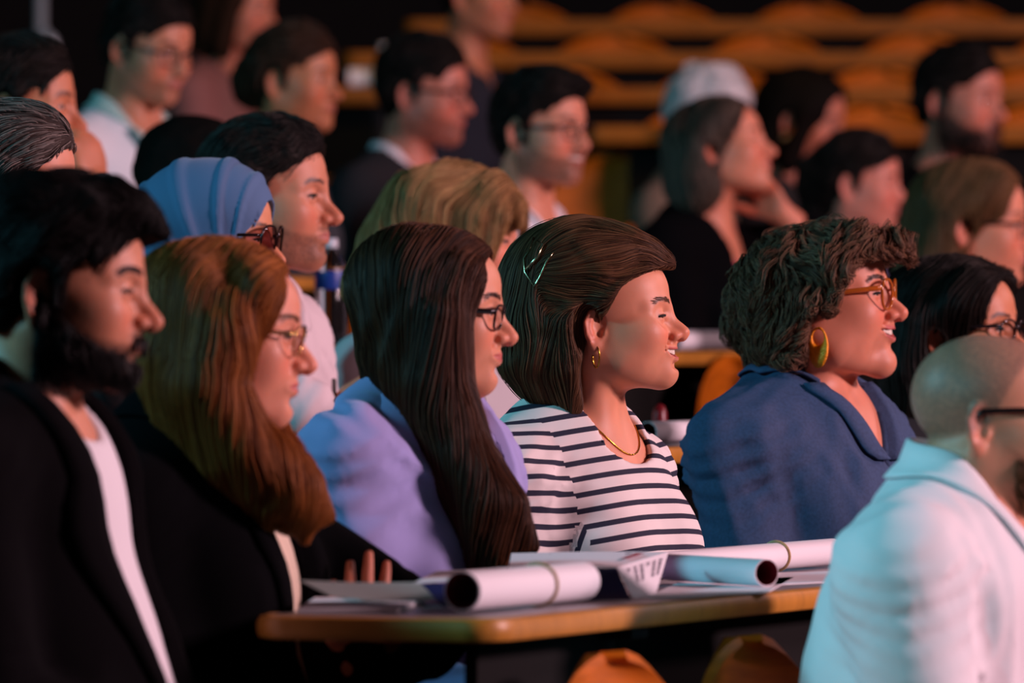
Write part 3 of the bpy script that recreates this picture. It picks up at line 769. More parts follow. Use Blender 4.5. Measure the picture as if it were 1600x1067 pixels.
        for pts in lens:
            c = pts.mean(0); m = MB(); n = len(pts); f = H.R @ V(1, 0, 0)
            rings = [lerp(c, pts, q) + f * .0022 * (1 - q * q) for q in (1, .75, .5, .25)]
            P = np.concatenate(rings + [c[None] + f * .0022]); Q = [[k * n + i, k * n + (i + 1) % n, (k + 1) * n + (i + 1) % n, (k + 1) * n + i] for k in range(3) for i in range(n)] + [[3 * n + i, 3 * n + (i + 1) % n, 4 * n] for i in range(n)]
            B = P - f * .0016; k0 = len(P)
            Q2 = Q + [[v + k0 for v in q[::-1]] for q in Q] + [[(i + 1) % n, i, i + k0, (i + 1) % n + k0] for i in range(n)]
            m.raw(np.concatenate([P, B]), Q2).obj('lens', lens_mat, G)
        return G
# ---------------------------------------------------------------- hairdos, in head coordinates
def hairmats(name, dark, light, capc=None):
    return (mat(name + '_mass', capc or tuple(.6 * a + .25 * b for a, b in zip(srgb(dark), srgb(light))), rough=.75, spec=.07, noise_amt=.18, noise_scale=60, bump=.25, bump_scale=160),
            hair_mat(name + '_strands', srgb(dark), srgb(light)))
both = lambda pts, rr, k: [('k', [(x, q * y, z) for x, y, z in pts], rr, k) for q in (1, -1)]
both_e = lambda c, r, k: [('e', (c[0], q * c[1], c[2]), r, k) for q in (1, -1)]
def short_hair(p, mats, vol=.012, fringe=.0, n=5200, rad=.00036, quiff=None, back=-.055, side=.006, recede=0., strands=True, step=.0042, seed=1, lump=.002, ears=True, wob=.6, tmpl=0.):
    pr = [('e', (-.008, 0, .034), (.092 + vol * .7, .0735 + side, .084 + vol), .01), ('e', (.022, 0, .062), (.062 + vol * .3, .060 + side * .5, .052 + vol), .02)]
    pr += both([(.012, .0725, .020), (.014, .0725, -.018)], [.013, .006], .02)
    pr += both([(-.05, .050, -.01), (-.052, .040, -.052)], [.030, .018], .03)
    for q in quiff or []: pr.append(q)
    cuts = [('e', (.098, 0, -.028 - fringe + recede * .0), (.066 + recede, .088, .094), .012), ('b', (0, 0, back - .10), (.2, .2, .10), .01)]
    cuts += [('e', (.045, q * .085, -.012), (.030, .034, .046), .008) for q in (1, -1)]
    if ears: cuts += [('e', (-.013, q * (.088 + vol * .5), -.016), (.028 + vol * .2, .026 + vol * .5, .043 + vol * .15), .006) for q in (1, -1)]
    F = p.hair_field(pr, cuts, step, lump, 70, seed, raw=True)
    fn = p.hdir(lambda L, t: np.stack([-.9 + 1.0 * (L[:, 0] > .06) * (L[:, 2] < .10) * fringe * 30 + 0 * L[:, 0], .5 * np.sign(L[:, 1]) * np.abs(L[:, 1]) * 8, -1.2 * np.clip(.12 - L[:, 2], 0, .2) * 8], 1))
    return p.hair(F, mats[0], mats[1] if strands else None, n, 9, .004, fn, (.0, .004), rad, wob, 60, seed)
def long_hair(p, mats, length=-.25, vol=.014, n=5000, rad=.00036, near=None, far=None, part=(.075, 0, .11), strands=True, step=.0046, seed=1, h=.011, steps=22, fringe_cut=(.098, 0, -.036), fringe_r=(.064, .066, .100), bang=False, back=True, wob=.25, extra=(), backs=None, lump=.0025, lumps=55, off=(-.001, .004), keep=None, earcut=False, tail=0.):
    pr = [('e', (-.012, 0, .034), (.090 + vol, .0735 + vol * .9, .086 + vol), .01), ('e', (.022, 0, .058), (.060 + vol * .6, .062 + vol * .6, .056 + vol * .6), .02)]
    cur = [(.030, .074, .030), (.022, .082, -.04), (.012, .086, -.10), (.02, .088, length)]
    for q, c in ((1, far), (-1, near)):
        c = c or ([(x, q * y, z) for x, y, z in cur], [.022, .026, .030, .022]); pr.append(('k', c[0], c[1], .03))
    if backs: pr += backs
    elif back: pr += [('k', [(-.06, 0, .03), (-.075, 0, -.06), (-.085, 0, max(length, -.20))], [.07, .066, .05], .04)] + both([(-.035, .05, 0), (-.05, .055, -.08), (-.06, .06, max(length, -.20))], [.045, .045, .035], .03)
    pr += list(extra)
    cuts = [('e', fringe_cut, fringe_r, .010)]
    if not bang: cuts += [('e', (.085, 0, .035), (.040, .052, .045), .012)]
    if earcut: cuts += [('e', (-.010, q * .092, -.016), (.024, .024, .038), .006) for q in (1, -1)]
    F = p.hair_field(pr, cuts, step, lump, lumps, seed, .22, raw=True)
    pt = np.array(part)
    def fn(L, t):
        a = L - pt; w = np.clip((L[:, 2] - .02) / .08, 0, 1)[:, None]
        o = np.stack([-.55 - 0 * a[:, 0], np.sign(a[:, 1]) * 1.0, -.3 + 0 * a[:, 0]], 1)
        dn = np.stack([.06 + 0 * a[:, 0], 0 * a[:, 0], -1 + 0 * a[:, 0]], 1)
        return o * w + dn * (1 - w)
    return p.hair(F, mats[0], mats[1] if strands else None, n, steps, h, p.hdir(fn), off, rad, wob, 45, seed, keep)
# ================================================================ the hall: floor steps, walls, desks and chairs
def box_P(c, h, R=None): m = MB(); m.box(c, h, R); return m
def structure(name, mb, m, angle=30):
    o = mb.obj(name, m, smooth=False); o['kind'] = 'structure'; return o
RR = np.stack([ROWF, ROWD, V(0, 0, 1)], 1)                    # frame of the near block: x towards the stage, y along the row
WOOD = mat('beech_plywood', srgb('b8600c'), rough=.5, spec=.3, noise_amt=.22, noise_scale=9, stretch=(1, 1, 9))
WOOD_EDGE = mat('beech_edge', srgb('b87c30'), rough=.42, noise_amt=.15, noise_scale=14, stretch=(1, 6, 1))
WOOD_DARK = mat('dark_beech_edge', srgb('8a5210'), rough=.5, spec=.3, noise_amt=.15, noise_scale=10)
LAMINATE = mat('grey_laminate', srgb('8a8488'), rough=.32, noise_amt=.06, noise_scale=300)
STEEL = mat('grey_steel', srgb('1c1c1e'), rough=.8, spec=.2)
PANEL = mat('dark_panel', srgb('0c0a09'), rough=.85, spec=.2)
CARPET = mat('dark_carpet', srgb('1a1818'), rough=.95, noise_amt=.3, noise_scale=300)
WALLM = mat('dark_wall_panel', srgb('14110f'), rough=.9, noise_amt=.15, noise_scale=6)
structure('floor', MB().box((2.5, 15, -.40), (11.5, 18, .05)), CARPET)
structure('ceiling', MB().box((2.5, 15, 9.05), (11.5, 18, .05)), WALLM)
structure('wall_left', MB().box((-9.05, 15, 4.3), (.05, 18, 4.7)), WALLM)
structure('wall_right', MB().box((14.05, 15, 4.3), (.05, 18, 4.7)), WALLM)
structure('wall_back', MB().box((2.5, 33.05, 4.3), (11.5, .05, 4.7)), WALLM)
structure('wall_front', MB().box((2.5, -3.05, 4.3), (11.5, .05, 4.7)), WALLM)
T_END = {0: 6, 1: 7, 2: 8, 3: 9, 4: 9.2, 5: 8.8, 6: 9.8}
for r in range(0, 7):
    o = row_o(r); z = floor_z(r); t0, t1 = -3.2, T_END[r]
    # each step runs from the back of the row in front to well under the row behind
    c = o + ROWD * (t0 + t1) / 2 + ROWF * (.10 if r else .4); f0 = PITCH / 2 + (0 if r else .3)
    top = z; c[2] = (top - .36) / 2; structure('floor_step' if r == 0 else 'floor_step', MB().box(c, V(f0, (t1 - t0) / 2, (top + .36) / 2), RR), CARPET)
DESK_Z = {1: .78, 2: .93, 3: 1.08, 4: 1.235, 5: 1.40, 6: 1.56}
def rounded(w, d, r, n=7):
    """outline of a board: x 0..d (depth), y 0..w, near end corners rounded"""
    P = []
    for cx, cy, a0 in ((r, r, 180), (d - r, r, 270), (d - r, w - r, 0), (r, w - r, 90)):
        for i in range(n): a = math.radians(a0 + 90 * i / (n - 1)); P.append((cx + r * math.cos(a), cy + r * math.sin(a)))
    return np.array(P)
def prism(mb, O, z0, z1):
    n = len(O); return mb.raw(np.concatenate([np.c_[O, np.full(n, z0)], np.c_[O, np.full(n, z1)]]), [list(range(n))[::-1], list(range(n, 2 * n))] + [[i, (i + 1) % n, n + (i + 1) % n, n + i] for i in range(n)])
def desk(origin, R, w, depth, ztop, zfloor, label, th=.028, posts=None, group=None, edge=None):
    """a long narrow writing desk: laminate top, rounded wooden edge band, steel posts"""
    t = bpy.data.objects.new('lecture_desk', None); COL.objects.link(t); t['label'] = label; t['category'] = 'desk'; t.location = (origin[0], origin[1], zfloor)
    t.rotation_euler = (0, 0, math.atan2(R[1, 0], R[0, 0])); h = ztop - zfloor
    if group: t['group'] = group
    O = rounded(w, depth, .05); I = rounded(w - .024, depth - .024, .04) + .012
    m = MB(); prism(m, I, h - th * .8, h); m.obj('desktop', LAMINATE, t, smooth=False)
    n = len(O); rows = []
    for k, (ins, z) in enumerate(((0.012, h + .0005), (.003, h - .002), (0, h - .009), (0, h - th + .009), (.003, h - th + .002), (.012, h - th))):
        rows.append(np.c_[rounded(w - 2 * ins, depth - 2 * ins, .05 - ins * .8) + ins, np.full(n, z)])
    m = MB(); P = np.concatenate(rows); Q = [[k * n + i, k * n + (i + 1) % n, (k + 1) * n + (i + 1) % n, (k + 1) * n + i] for k in range(5) for i in range(n)] + [[5 * n + i, 5 * n + (i + 1) % n, (i + 1) % n, i] for i in range(n)]
    m.raw(P, [q[::-1] for q in Q]).obj('edge_band', edge or WOOD_EDGE, t, angle=50)
    m = MB(); m.box((depth * .74, w / 2, h - th - .17), (.009, w / 2 - .12, .17), None, .003); m.obj('under_desk_shade_panel', PANEL, t, angle=40)  # added dark board that keeps the space under the desk in shade
    for y in (np.arange(.55, w, 1.65) if posts is None else posts):
        m = MB(); m.tube([(depth * .72, y, 0), (depth * .72, y, h - th)], .022, 12); m.box((depth * .6, y, h - th - .008), (depth * .3, .03, .008), None, .003); m.box((depth * .6, y, .006), (.10, .05, .006), None, .003)
        m.obj('post', STEEL, t, angle=40)
    return t
F0, DEP = .545, .322
names = ['', 'front writing desk with papers and a rounded near end', 'second writing desk behind the front row', 'third writing desk with a white roll of paper', 'fourth writing desk, with a bottle in front of it', 'fifth writing desk, high up behind', 'sixth writing desk, highest of the near block']
for r in range(1, 7):
    t0 = -1.735 if r == 1 else -2.6; o = row_o(r) + ROWF * (F0 - DEP) + ROWD * t0
    desk(o, RR, T_END[r] - t0 - .3, DEP, DESK_Z[r], floor_z(r), names[r])
# chairs: a bent plywood back with a round top, a plywood seat, one steel bracket to the floor
def make_chair():
    t = bpy.data.objects.new('lecture_chair', None); COL.objects.link(t); t['category'] = 'chair'
    G = []; w = .228; z0, z1 = .58, .90                     # back: rows from the bottom up, round top
    for i in range(13):
        a = i / 12; z = z0 + (z1 - z0) * math.sin(a * math.pi / 2) ** (.9); v = max(0, (z - (z1 - .17)) / .17); hw = w * math.sqrt(max(1 - v ** 2.4, .03)); hw *= .86 + .14 * min(1, (z - z0) / .12)
        G.append([(-.02 - .05 * (z - z0) + .030 * (1 - (y) ** 2) * -1 + .03, y * hw, z) for y in np.linspace(-1, 1, 13)])
    m = MB(); m.sheet(np.array(G), .012); m.obj('backrest', WOOD, t, angle=50)
    G = [[(.04 + .38 * i / 8, y * (.20 - .02 * (i / 8 > .8)), .445 + .012 * math.cos(i / 8 * 3.1) + .010 * y * y) for y in np.linspace(-1, 1, 9)] for i in range(9)]
    m = MB(); m.sheet(np.array(G), .014); m.obj('seat', WOOD, t, angle=50)
    m = MB(); m.tube([(-.03, 0, .70), (-.035, 0, .55), (.02, 0, .42), (.16, 0, .415)], .016, 8); m.tube([(.10, 0, .42), (.10, 0, 0)], .025, 10); m.box((.10, 0, .006), (.09, .09, .006), None, .002)
    m.obj('bracket', STEEL, t, angle=40)
    return t
CHAIR = make_chair(); CHAIRS = [0]
def put_chair(loc, rz, label, group=None):
    if CHAIRS[0] == 0: c = CHAIR
    else:
        c = CHAIR.copy(); COL.objects.link(c)
        for ch in CHAIR.children: d = ch.copy(); COL.objects.link(d); d.parent = c
    CHAIRS[0] += 1; c.location = loc; c.rotation_euler = (0, 0, rz); c['label'] = label
    if group: c['group'] = group
    elif 'group' in c: del c['group']
    return c
RZ = math.atan2(ROWF[1], ROWF[0])
# ================================================================ the people in front
T0 = time.time()
MAT_BLACK = mat('black_suiting', srgb('0a090b'), rough=.95, spec=.06, bump=.1, bump_scale=900)
MAT_BLACK2 = mat('black_crepe', srgb('060608'), rough=.95, spec=.06, bump=.1, bump_scale=700)
MAT_WHITE = mat('white_cotton', srgb('e4e0e4'), rough=.85, bump=.1, bump_scale=900, sheen=.1)
MAT_LAV = mat('lavender_wool', srgb('9c9ad2'), rough=.9, sheen=.2, bump=.1, bump_scale=900)
MAT_DENIM = mat('denim', srgb('32486a'), rough=.85, noise_amt=.18, noise_scale=220, bump=.25, bump_scale=900)
GOLD = mat('gold', srgb('d9a93a'), rough=.18, metal=1)
LENS = lens_mat('spectacle_lens')
LENS_TINT = lens_mat('tinted_lens', srgb('dcc4c8'), .14)
FR_BLACK = mat('black_acetate', srgb('1a1214'), rough=.15)
FR_AMBER = mat('amber_acetate', srgb('d0782e'), rough=.12, trans=.5)
FR_GOLD = mat('gold_wire', srgb('c8a060'), rough=.2, metal=1)
def striped_mat():
    m = bpy.data.materials.new('navy_striped_knit'); m.use_nodes = True; nt = m.node_tree; L = nt.links.new; b = nt.nodes['Principled BSDF']
    a = nt.nodes.new('ShaderNodeAttribute'); a.attribute_name = 'st'
    d = nt.nodes.new('ShaderNodeMath'); d.operation = 'DIVIDE'; 
    a2 = nt.nodes.new('ShaderNodeAttribute'); a2.attribute_name = 'st_arm'; a3 = nt.nodes.new('ShaderNodeAttribute'); a3.attribute_name = 'arm'
    g = nt.nodes.new('ShaderNodeMath'); g.operation = 'GREATER_THAN'; L(a3.outputs['Fac'], g.inputs[0]); g.inputs[1].default_value = 0
    mx = nt.nodes.new('ShaderNodeMix'); L(g.outputs[0], mx.inputs[0]); L(a.outputs['Fac'], mx.inputs[2]); L(a2.outputs['Fac'], mx.inputs[3]); L(mx.outputs[0], d.inputs[0]); d.inputs[1].default_value = .0225
    f = nt.nodes.new('ShaderNodeMath'); f.operation = 'FRACT'; L(d.outputs[0], f.inputs[0])
    r = nt.nodes.new('ShaderNodeValToRGB'); e = r.color_ramp.elements; r.color_ramp.interpolation = 'CONSTANT'
    e[0].position = 0; e[0].color = (*srgb('e3dad6'), 1); e[1].position = .66; e[1].color = (*srgb('191b33'), 1)
    L(f.outputs[0], r.inputs['Fac']); L(r.outputs['Color'], b.inputs['Base Color']); b.inputs['Roughness'].default_value = .85
    n = nt.nodes.new('ShaderNodeTexNoise'); n.inputs['Scale'].default_value = 900; bp = nt.nodes.new('ShaderNodeBump'); bp.inputs['Strength'].default_value = .15; bp.inputs['Distance'].default_value = .002
    L(n.outputs['Fac'], bp.inputs['Height']); L(bp.outputs['Normal'], b.inputs['Normal']); return m
def hx(p, px, py, y):
    v = p.hl(px, py, y * .98); return (v[0], y, v[2])

# ---- woman in the striped top
p = Person('woman in a navy striped top smiling, hair in a gold claw clip', 1, 948, 500, yaw=-33, hyaw=-7, pitch=-4, lean=-9, k=.95, step=.0024, tone='dca48c', lip='b9645a', brow='5a3f30',
           face=dict(smile=1.2, open=.0050, teeth=1, lids=.0020, nose=.66, nose_up=.004, lip=.80, chin=.002, fat=.004, jaw=.96, neck=.047, fz=.86, ft=.97), nl=.186)
p.trouser = ('blue_jeans', '1c2434')
_, F = p.garment('striped_top', striped_mat(), g=.010, step=.006, folds=.007, seed=4, neck=('boat', .010), attr='stripes')
X = lambda px, py, y: hx(p, px, py, y)
pr = [('e', X(905, 440, 0), (.118, .086, .096), .01), ('e', X(960, 420, 0), (.085, .066, .058), .02),
      ('e', X(845, 520, 0), (.070, .084, .105), .04)]
for q in (1, -1):
    pr += [('k', [X(1042, 412, q * .004), X(1012, 425, q * .045), X(965, 466, q * .074), X(900, 488, q * .082)], [.010, .017, .015, .011], .012),
           ('k', [X(890, 510, q * .074), X(885, 570, q * .072), X(892, 638, q * .060)], [.030, .028, .010], .03),
           ('k', [X(835, 520, q * .050), X(825, 560, q * .055), X(850, 615, q * .05)], [.040, .036, .018], .03)]
cuts = [('e', X(1050, 540, 0), (.098, .2, .118), .006, rot_xyz(0, -18, 0)), ('e', X(919, 519, -.092), (.027, .026, .043), .005), ('e', X(924, 522, .090), (.024, .026, .040), .005),
        ('e', X(962, 590, 0), (.052, .2, .075), .008)]
F = p.hair_field(pr, cuts, .0038, .0018, 60, 5, .5)
claw = V(*X(845, 420, 0))
def fn(L, t):
    w = np.clip((L[:, 2] - .000) / .05, 0, 1)[:, None] * np.clip((L[:, 0] + .10) / .03, 0, 1)[:, None]
    a = claw - L; a[:, 1] *= .25; a /= np.linalg.norm(a, axis=1)[:, None] + 1e-6
    return a * w * 1.3 + V(.0, 0, -1) * (1 - w) + V(-.5, 0, -.35) * w * (np.abs(L[:, 1:2]) > .05)
HM = hairmats('dark_blonde_hair', '2e1c13', '80583a', srgb('392419'))
p.hair(F, *HM, n=15000, steps=20, h=.0075, dirfn=p.hdir(fn), off=(-.0005, .0022), rad=.00028, wob=.30, wobs=50, seed=3)
# claw clip, hoop earrings, necklace
def outw(p, F, pts, off):
    return F.project(np.array([p.loc_of(*q) for q in pts]), off, 6)
c = outw(p, F, [(836, 374, -.03), (824, 384, -.05), (816, 402, -.05), (818, 424, -.06), (834, 447, -.07), (840, 428, -.08), (848, 404, -.08), (858, 386, -.08)], .003)
def bez(P, n=6):
    P = np.array(P); t = np.linspace(0, len(P) - 1, (len(P) - 1) * n + 1); return np.stack([np.interp(t, range(len(P)), P[:, i]) for i in range(3)], 1)
mb = MB(); mb.tube(bez(c, 2), .0013, 8); c2 = outw(p, F, [(838, 375, -.05), (846, 378, -.06), (834, 398, -.07), (820, 422, -.06)], .006); mb.tube(c2, .0017, 8)
mb.obj('hair_claw', mat('pale_gold', srgb('d8cfa4'), rough=.2, metal=1), p.root)
for q in (-1, 1):
    e = p.H.p(-.010, q * .079, -.041); mb = MB()
    mb.tube([e + V(.010 * math.sin(a) * .55 + 0, 0, -.0125 + .0135 * math.cos(a) * 1.1) for a in np.linspace(-.2, 4.9, 22)], .0011, 8); mb.obj('hoop_earring', GOLD, p.root)
mb = MB(); th = np.linspace(-2.6, 2.6, 50); pts = []
for t in th: pts.append(p.N + V(.014 + .060 * math.cos(t), .056 * math.sin(t), .040 - .034 * math.cos(t) - .030 * max(math.cos(t), 0) ** 2))
pts = p.bodyF.project(np.array(pts), .0012, 5); mb.tube(pts, .0011, 6); mb.obj('necklace', GOLD, p.root)
STRIPED = p

# ---- woman with long brown hair in a lavender blazer
p = Person('woman with long brown hair in a lavender blazer and dark glasses', 1, 674, 482, yaw=-30, hyaw=-3, pitch=4, lean=7, k=.95, tone='d9a48e', lip='b4605a', brow='33231c',
           face=dict(ft=.90, lids=.0035, smile=.25, nose=.82, jaw=.95, neck=.047), nl=.170, sw=.150, neckf=-.012)
vo = (-.1, .050, .72, .004)
p.garment('blouse', MAT_LAV, g=.007, step=.009, folds=.002, seed=8)
_, F = p.garment('blazer', MAT_LAV, g=.018, step=.007, folds=.009, seed=9, vopen=vo)
p.lapels(MAT_LAV, F, vo, top=-.15); p.collar('collar', MAT_LAV, F, stand=.03, fall=.045, gap=1.25, flare=.010, point=0)
X = lambda px, py, y: hx(p, px, py, y)
HM = hairmats('chestnut_hair', '24130c', '633a22', srgb('2e1a11'))
near = ([X(725, 425, -.066), X(688, 500, -.080), X(682, 600, -.088), X(712, 700, -.105), X(755, 790, -.120), X(778, 875, -.125)], [.024, .044, .052, .046, .044, .022])
far = ([X(735, 425, .066), X(715, 500, .08), X(715, 600, .086), X(745, 700, .09), X(770, 800, .05)], [.020, .026, .03, .03, .03])
ex = [('k', [X(648, 430, -.045), X(626, 510, -.055), X(630, 570, -.06), X(682, 660, -.09), X(730, 760, -.11), X(755, 850, -.12)], [.048, .044, .038, .034, .028, .014], .03), ('k', [X(715, 720, -.115), X(790, 790, -.125), X(828, 852, -.125)], [.034, .026, .008], .02), ('k', [X(715, 740, -.12), X(738, 820, -.130), X(742, 886, -.128)], [.030, .024, .008], .015), ('k', [X(760, 780, -.115), X(790, 850, -.12), X(798, 892, -.115)], [.03, .022, .008], .015)]
long_hair(p, HM, near=near, far=far, n=16000, rad=.00030, vol=.012, extra=ex, back=True, step=.0042, seed=4, h=.012, steps=30, fringe_cut=(.102, 0, -.045), fringe_r=(.066, .085, .115), length=-.14, off=(-.001, .003), lump=.0026, backs=[('k', [(-.045, 0, .03), (-.048, 0, -.06), (-.045, 0, -.13)], [.062, .052, .036], .04)] + both([(-.03, .045, 0), (-.035, .05, -.07), (-.035, .05, -.12)], [.045, .040, .028], .03))
p.glasses(FR_BLACK, LENS, w=.026, h=.017, x=.101, z=-.006, r=.0019, tr=.0022, shape=3.2, temple_flat=1.8)
PURPLE = p

# ---- curly woman in denim
p = Person('curly haired woman in a denim shirt with orange glasses', 1, 1289, 468, D=10.85, yaw=-34, hyaw=-13, pitch=-6, lean=-4, k=1.01, step=.0024, tone='d89a86', lip='b8605c', brow='3c2a20',
           face=dict(ft=.90, smile=1.15, open=.0062, teeth=1, lids=.0022, fat=.013, nose=.85, lip=.85, drop=.012), bulk=1.32, sw=.178, nl=.178, neckf=.010)
_, F = p.garment('denim_shirt', MAT_DENIM, g=.012, step=.007, folds=.012, seed=14, vopen=(-.1, .060, .26, .0))
p.shirt_collar(MAT_DENIM, F, (-.1, .060, .26, .0), w=.055, end=.20, fall=.055, flare=.022, stand=.034, th=.004)
X = lambda px, py, y: hx(p, px, py, y)
pr = [('e', X(1268, 446, 0), (.112, .098, .090), .01), ('e', X(1225, 490, 0), (.075, .095, .085), .03), ('e', X(1335, 415, 0), (.075, .078, .052), .03),
      ('k', [X(1360, 383, -.04), X(1380, 392, -.02), X(1388, 412, 0.0), X(1380, 410, .03)], [.022, .022, .018, .018], .02),
      ('k', [X(1305, 440, -.078), X(1268, 480, -.088), X(1235, 530, -.085)], [.030, .034, .034], .03), ('k', [X(1320, 440, .078), X(1268, 480, .088), X(1235, 530, .085)], [.030, .034, .034], .03)]
cuts = [('e', X(1385, 492, 0), (.085, .16, .100), .010), ('e', X(1312, 545, 0), (.046, .2, .070), .01)]
F = p.hair_field(pr, cuts, .0042, .008, 52, 6)
HM = hairmats('curly_brown_hair', '38221a', '92684c', srgb('3c281e'))
def curl(S, r):
    n, k = S.shape[:2]; t = np.linspace(0, 1, k)[None, :]; m = n // 9; G = S[:m]
    ph = r.uniform(0, 6.28, (m, 1)); w = r.uniform(9, 17, (m, 1)); a = r.uniform(.003, .0105, (m, 1)) * np.clip(t * 3, 0, 1)
    T = np.gradient(G, axis=1); T /= np.linalg.norm(T, axis=2)[..., None] + 1e-9
    u = np.cross(T, V(.3, .2, .9)); u /= np.linalg.norm(u, axis=2)[..., None] + 1e-9; v = np.cross(T, u)
    G = G + u * (a * np.cos(w * t + ph))[..., None] + v * (a * np.sin(w * t + ph))[..., None]
    C_ = np.repeat(G, 9, 0); o = r.normal(0, .0021, (len(C_), 1, 3)); j = noise(C_[..., 0], C_[..., 1], C_[..., 2], 160, 5)[..., None] * .0008
    return C_ + o * (.35 + .65 * np.abs(np.sin(3.1 * t))[..., None]) + j
def fn(L, t):
    c = V(-.03, 0, .06); a = L - c; return np.stack([a[:, 0] * 3 + .15, a[:, 1] * 3, -.55 + 0 * a[:, 0]], 1)
p.hair(F, *HM, n=14400, steps=34, h=.0042, dirfn=p.hdir(fn), off=(.000, .006), rad=.00030, wob=1.2, wobs=42, seed=7, post=curl)
p.glasses(FR_AMBER, LENS, w=.0245, h=.0225, x=.106, z=-.003, r=.0022, tr=.0020, shape=2.3)
for q in (-1, 1):
    e = p.loc_of(1279, 512, -.098) if q < 0 else p.H.p(-.006, .096, -.055); mb = MB(); g = []
    for a in np.linspace(0, 2 * math.pi, 33):
        ro = V(.0175 * math.sin(a), 0, .031 * math.cos(a)); ri = V(.0105 * math.sin(a), 0, .0125 * math.cos(a) + .0155)
        g.append([e + lerp(ro, ri, t) + V(0, q * .0022 * math.sin(t * 3.1), -.030) for t in (0, .35, .7, 1)])
    mb.sheet(np.array(g), .0012)
    mb.obj('drop_earring', mat('hammered_gold', srgb('ff9c1c'), rough=.35, metal=.2, bump=1., bump_scale=420), p.root)
# pocket flaps with pearl snaps, placket, shoulder seam
PEARL = mat('pearl_snap', srgb('d8d4d8'), rough=.2); DEN2 = mat('denim_dark', srgb('2a3e5c'), rough=.85, noise_amt=.2, noise_scale=260, bump=.25, bump_scale=900)
for q in (-1, 1):
    p.patch('pocket', MAT_DENIM, F, [[(.27 + .30 * i / 7, q * (.045 + .105 * j / 7)) for j in range(8)] for i in range(8)], .003, .003)
    p.patch('pocket_flap', MAT_DENIM, F, [[(.25 + (.10 + .05 * (1 - abs(j / 8 - .5) * 2)) * i / 5, q * (.042 + .112 * j / 8)) for j in range(9)] for i in range(6)], .004, .007)
    c = p.on_chest(F, [.36], [q * .098], .012)[0]; mb = MB(); mb.lathe([(.0001, -.002), (.0055, -.002), (.0055, .001), (.003, .0025), (.0001, .003)], c, 14, p.RT @ np.array([[0, 0, 1], [0, 1, 0], [-1, 0, 0.]])); mb.obj('pearl_snap', PEARL, p.root)
p.patch('placket', MAT_DENIM, F, [[(.24 + .70 * i / 16, -.016 + .032 * j / 3) for j in range(4)] for i in range(17)], .003, .003)
for t in (.34, .50, .66, .82):
    c = p.on_chest(F, [t], [0.], .008)[0]; mb = MB(); mb.lathe([(.0001, -.002), (.0055, -.002), (.0055, .001), (.003, .0025), (.0001, .003)], c, 14, p.RT @ np.array([[0, 0, 1], [0, 1, 0], [-1, 0, 0.]])); mb.obj('pearl_snap', PEARL, p.root)
DENIM = p

# ---- woman with long ginger hair
p = Person('woman with long ginger hair and glasses in a black blazer', 1, 345, 515, yaw=-22, hyaw=-2, pitch=6, lean=-7, k=1.0, tone='dca290', lip='b8605a', brow='6a4630', face=dict(ft=.86, lids=.0032, nose=.82, jaw=.95, neck=.047), nl=.18, sw=.148,
    arms={-1: dict(de=(.07, -.01, -.26), dw=(.24, .08, -.30)), 1: dict(pe=(660, 985, .14), pw=(556, 1052, -.02), fd=(.06, -.05, 1.0), back=(.4, -.9, .1), curl=(.15, .2, .25, .3, .2), spread=.05)})
vo = (-.1, .045, .95, .022)
p.garment('cream_top', mat('cream_knit', srgb('e0cbb4'), rough=.9), g=.008, step=.009, folds=.002, seed=18)
_, F = p.garment('blazer', MAT_BLACK2, g=.018, step=.007, folds=.004, seed=19, vopen=vo)
p.lapels(MAT_BLACK2, F, vo); p.collar('collar', MAT_BLACK2, F, stand=.03, fall=.05, gap=1.0, flare=.02, point=0)
X = lambda px, py, y: hx(p, px, py, y)
HM = hairmats('ginger_hair', '6a3616', 'b46c30', srgb('6a3c1a'))
near = ([X(402, 445, -.066), X(352, 530, -.082), X(328, 610, -.088), X(380, 700, -.095), X(440, 765, -.085), X(448, 810, -.08)], [.026, .044, .050, .044, .040, .016])
far = ([X(415, 450, .066), X(390, 530, .08), X(380, 610, .08), X(440, 700, .06), X(490, 790, .02)], [.02, .026, .03, .03, .022])
ex = [('k', [X(310, 470, -.045), X(285, 560, -.055), X(300, 640, -.06), X(350, 720, -.08), X(400, 780, -.08)], [.046, .046, .042, .036, .018], .03), ('k', [X(400, 715, -.09), X(468, 768, -.082), X(515, 805, -.065)], [.036, .030, .008], .02), ('k', [X(385, 700, -.095), X(418, 780, -.092), X(410, 830, -.09)], [.030, .022, .006], .015), ('k', [X(430, 740, -.09), X(482, 800, -.075), X(478, 838, -.07)], [.03, .022, .007], .015)]
long_hair(p, HM, near=near, far=far, n=14000, rad=.00032, vol=.010, extra=ex, step=.0046, seed=5, h=.012, steps=26, fringe_cut=(.104, 0, -.045), fringe_r=(.078, .092, .120), length=-.14, off=(-.001, .003), lump=.0026, backs=[('k', [(-.045, 0, .03), (-.048, 0, -.06), (-.045, 0, -.13)], [.062, .052, .036], .04)] + both([(-.03, .045, 0), (-.035, .05, -.07), (-.035, .05, -.12)], [.045, .040, .028], .03))
p.glasses(FR_GOLD, LENS, w=.025, h=.019, x=.104, z=-.004, r=.0013, tr=.0011, shape=2.4)
GINGER = p

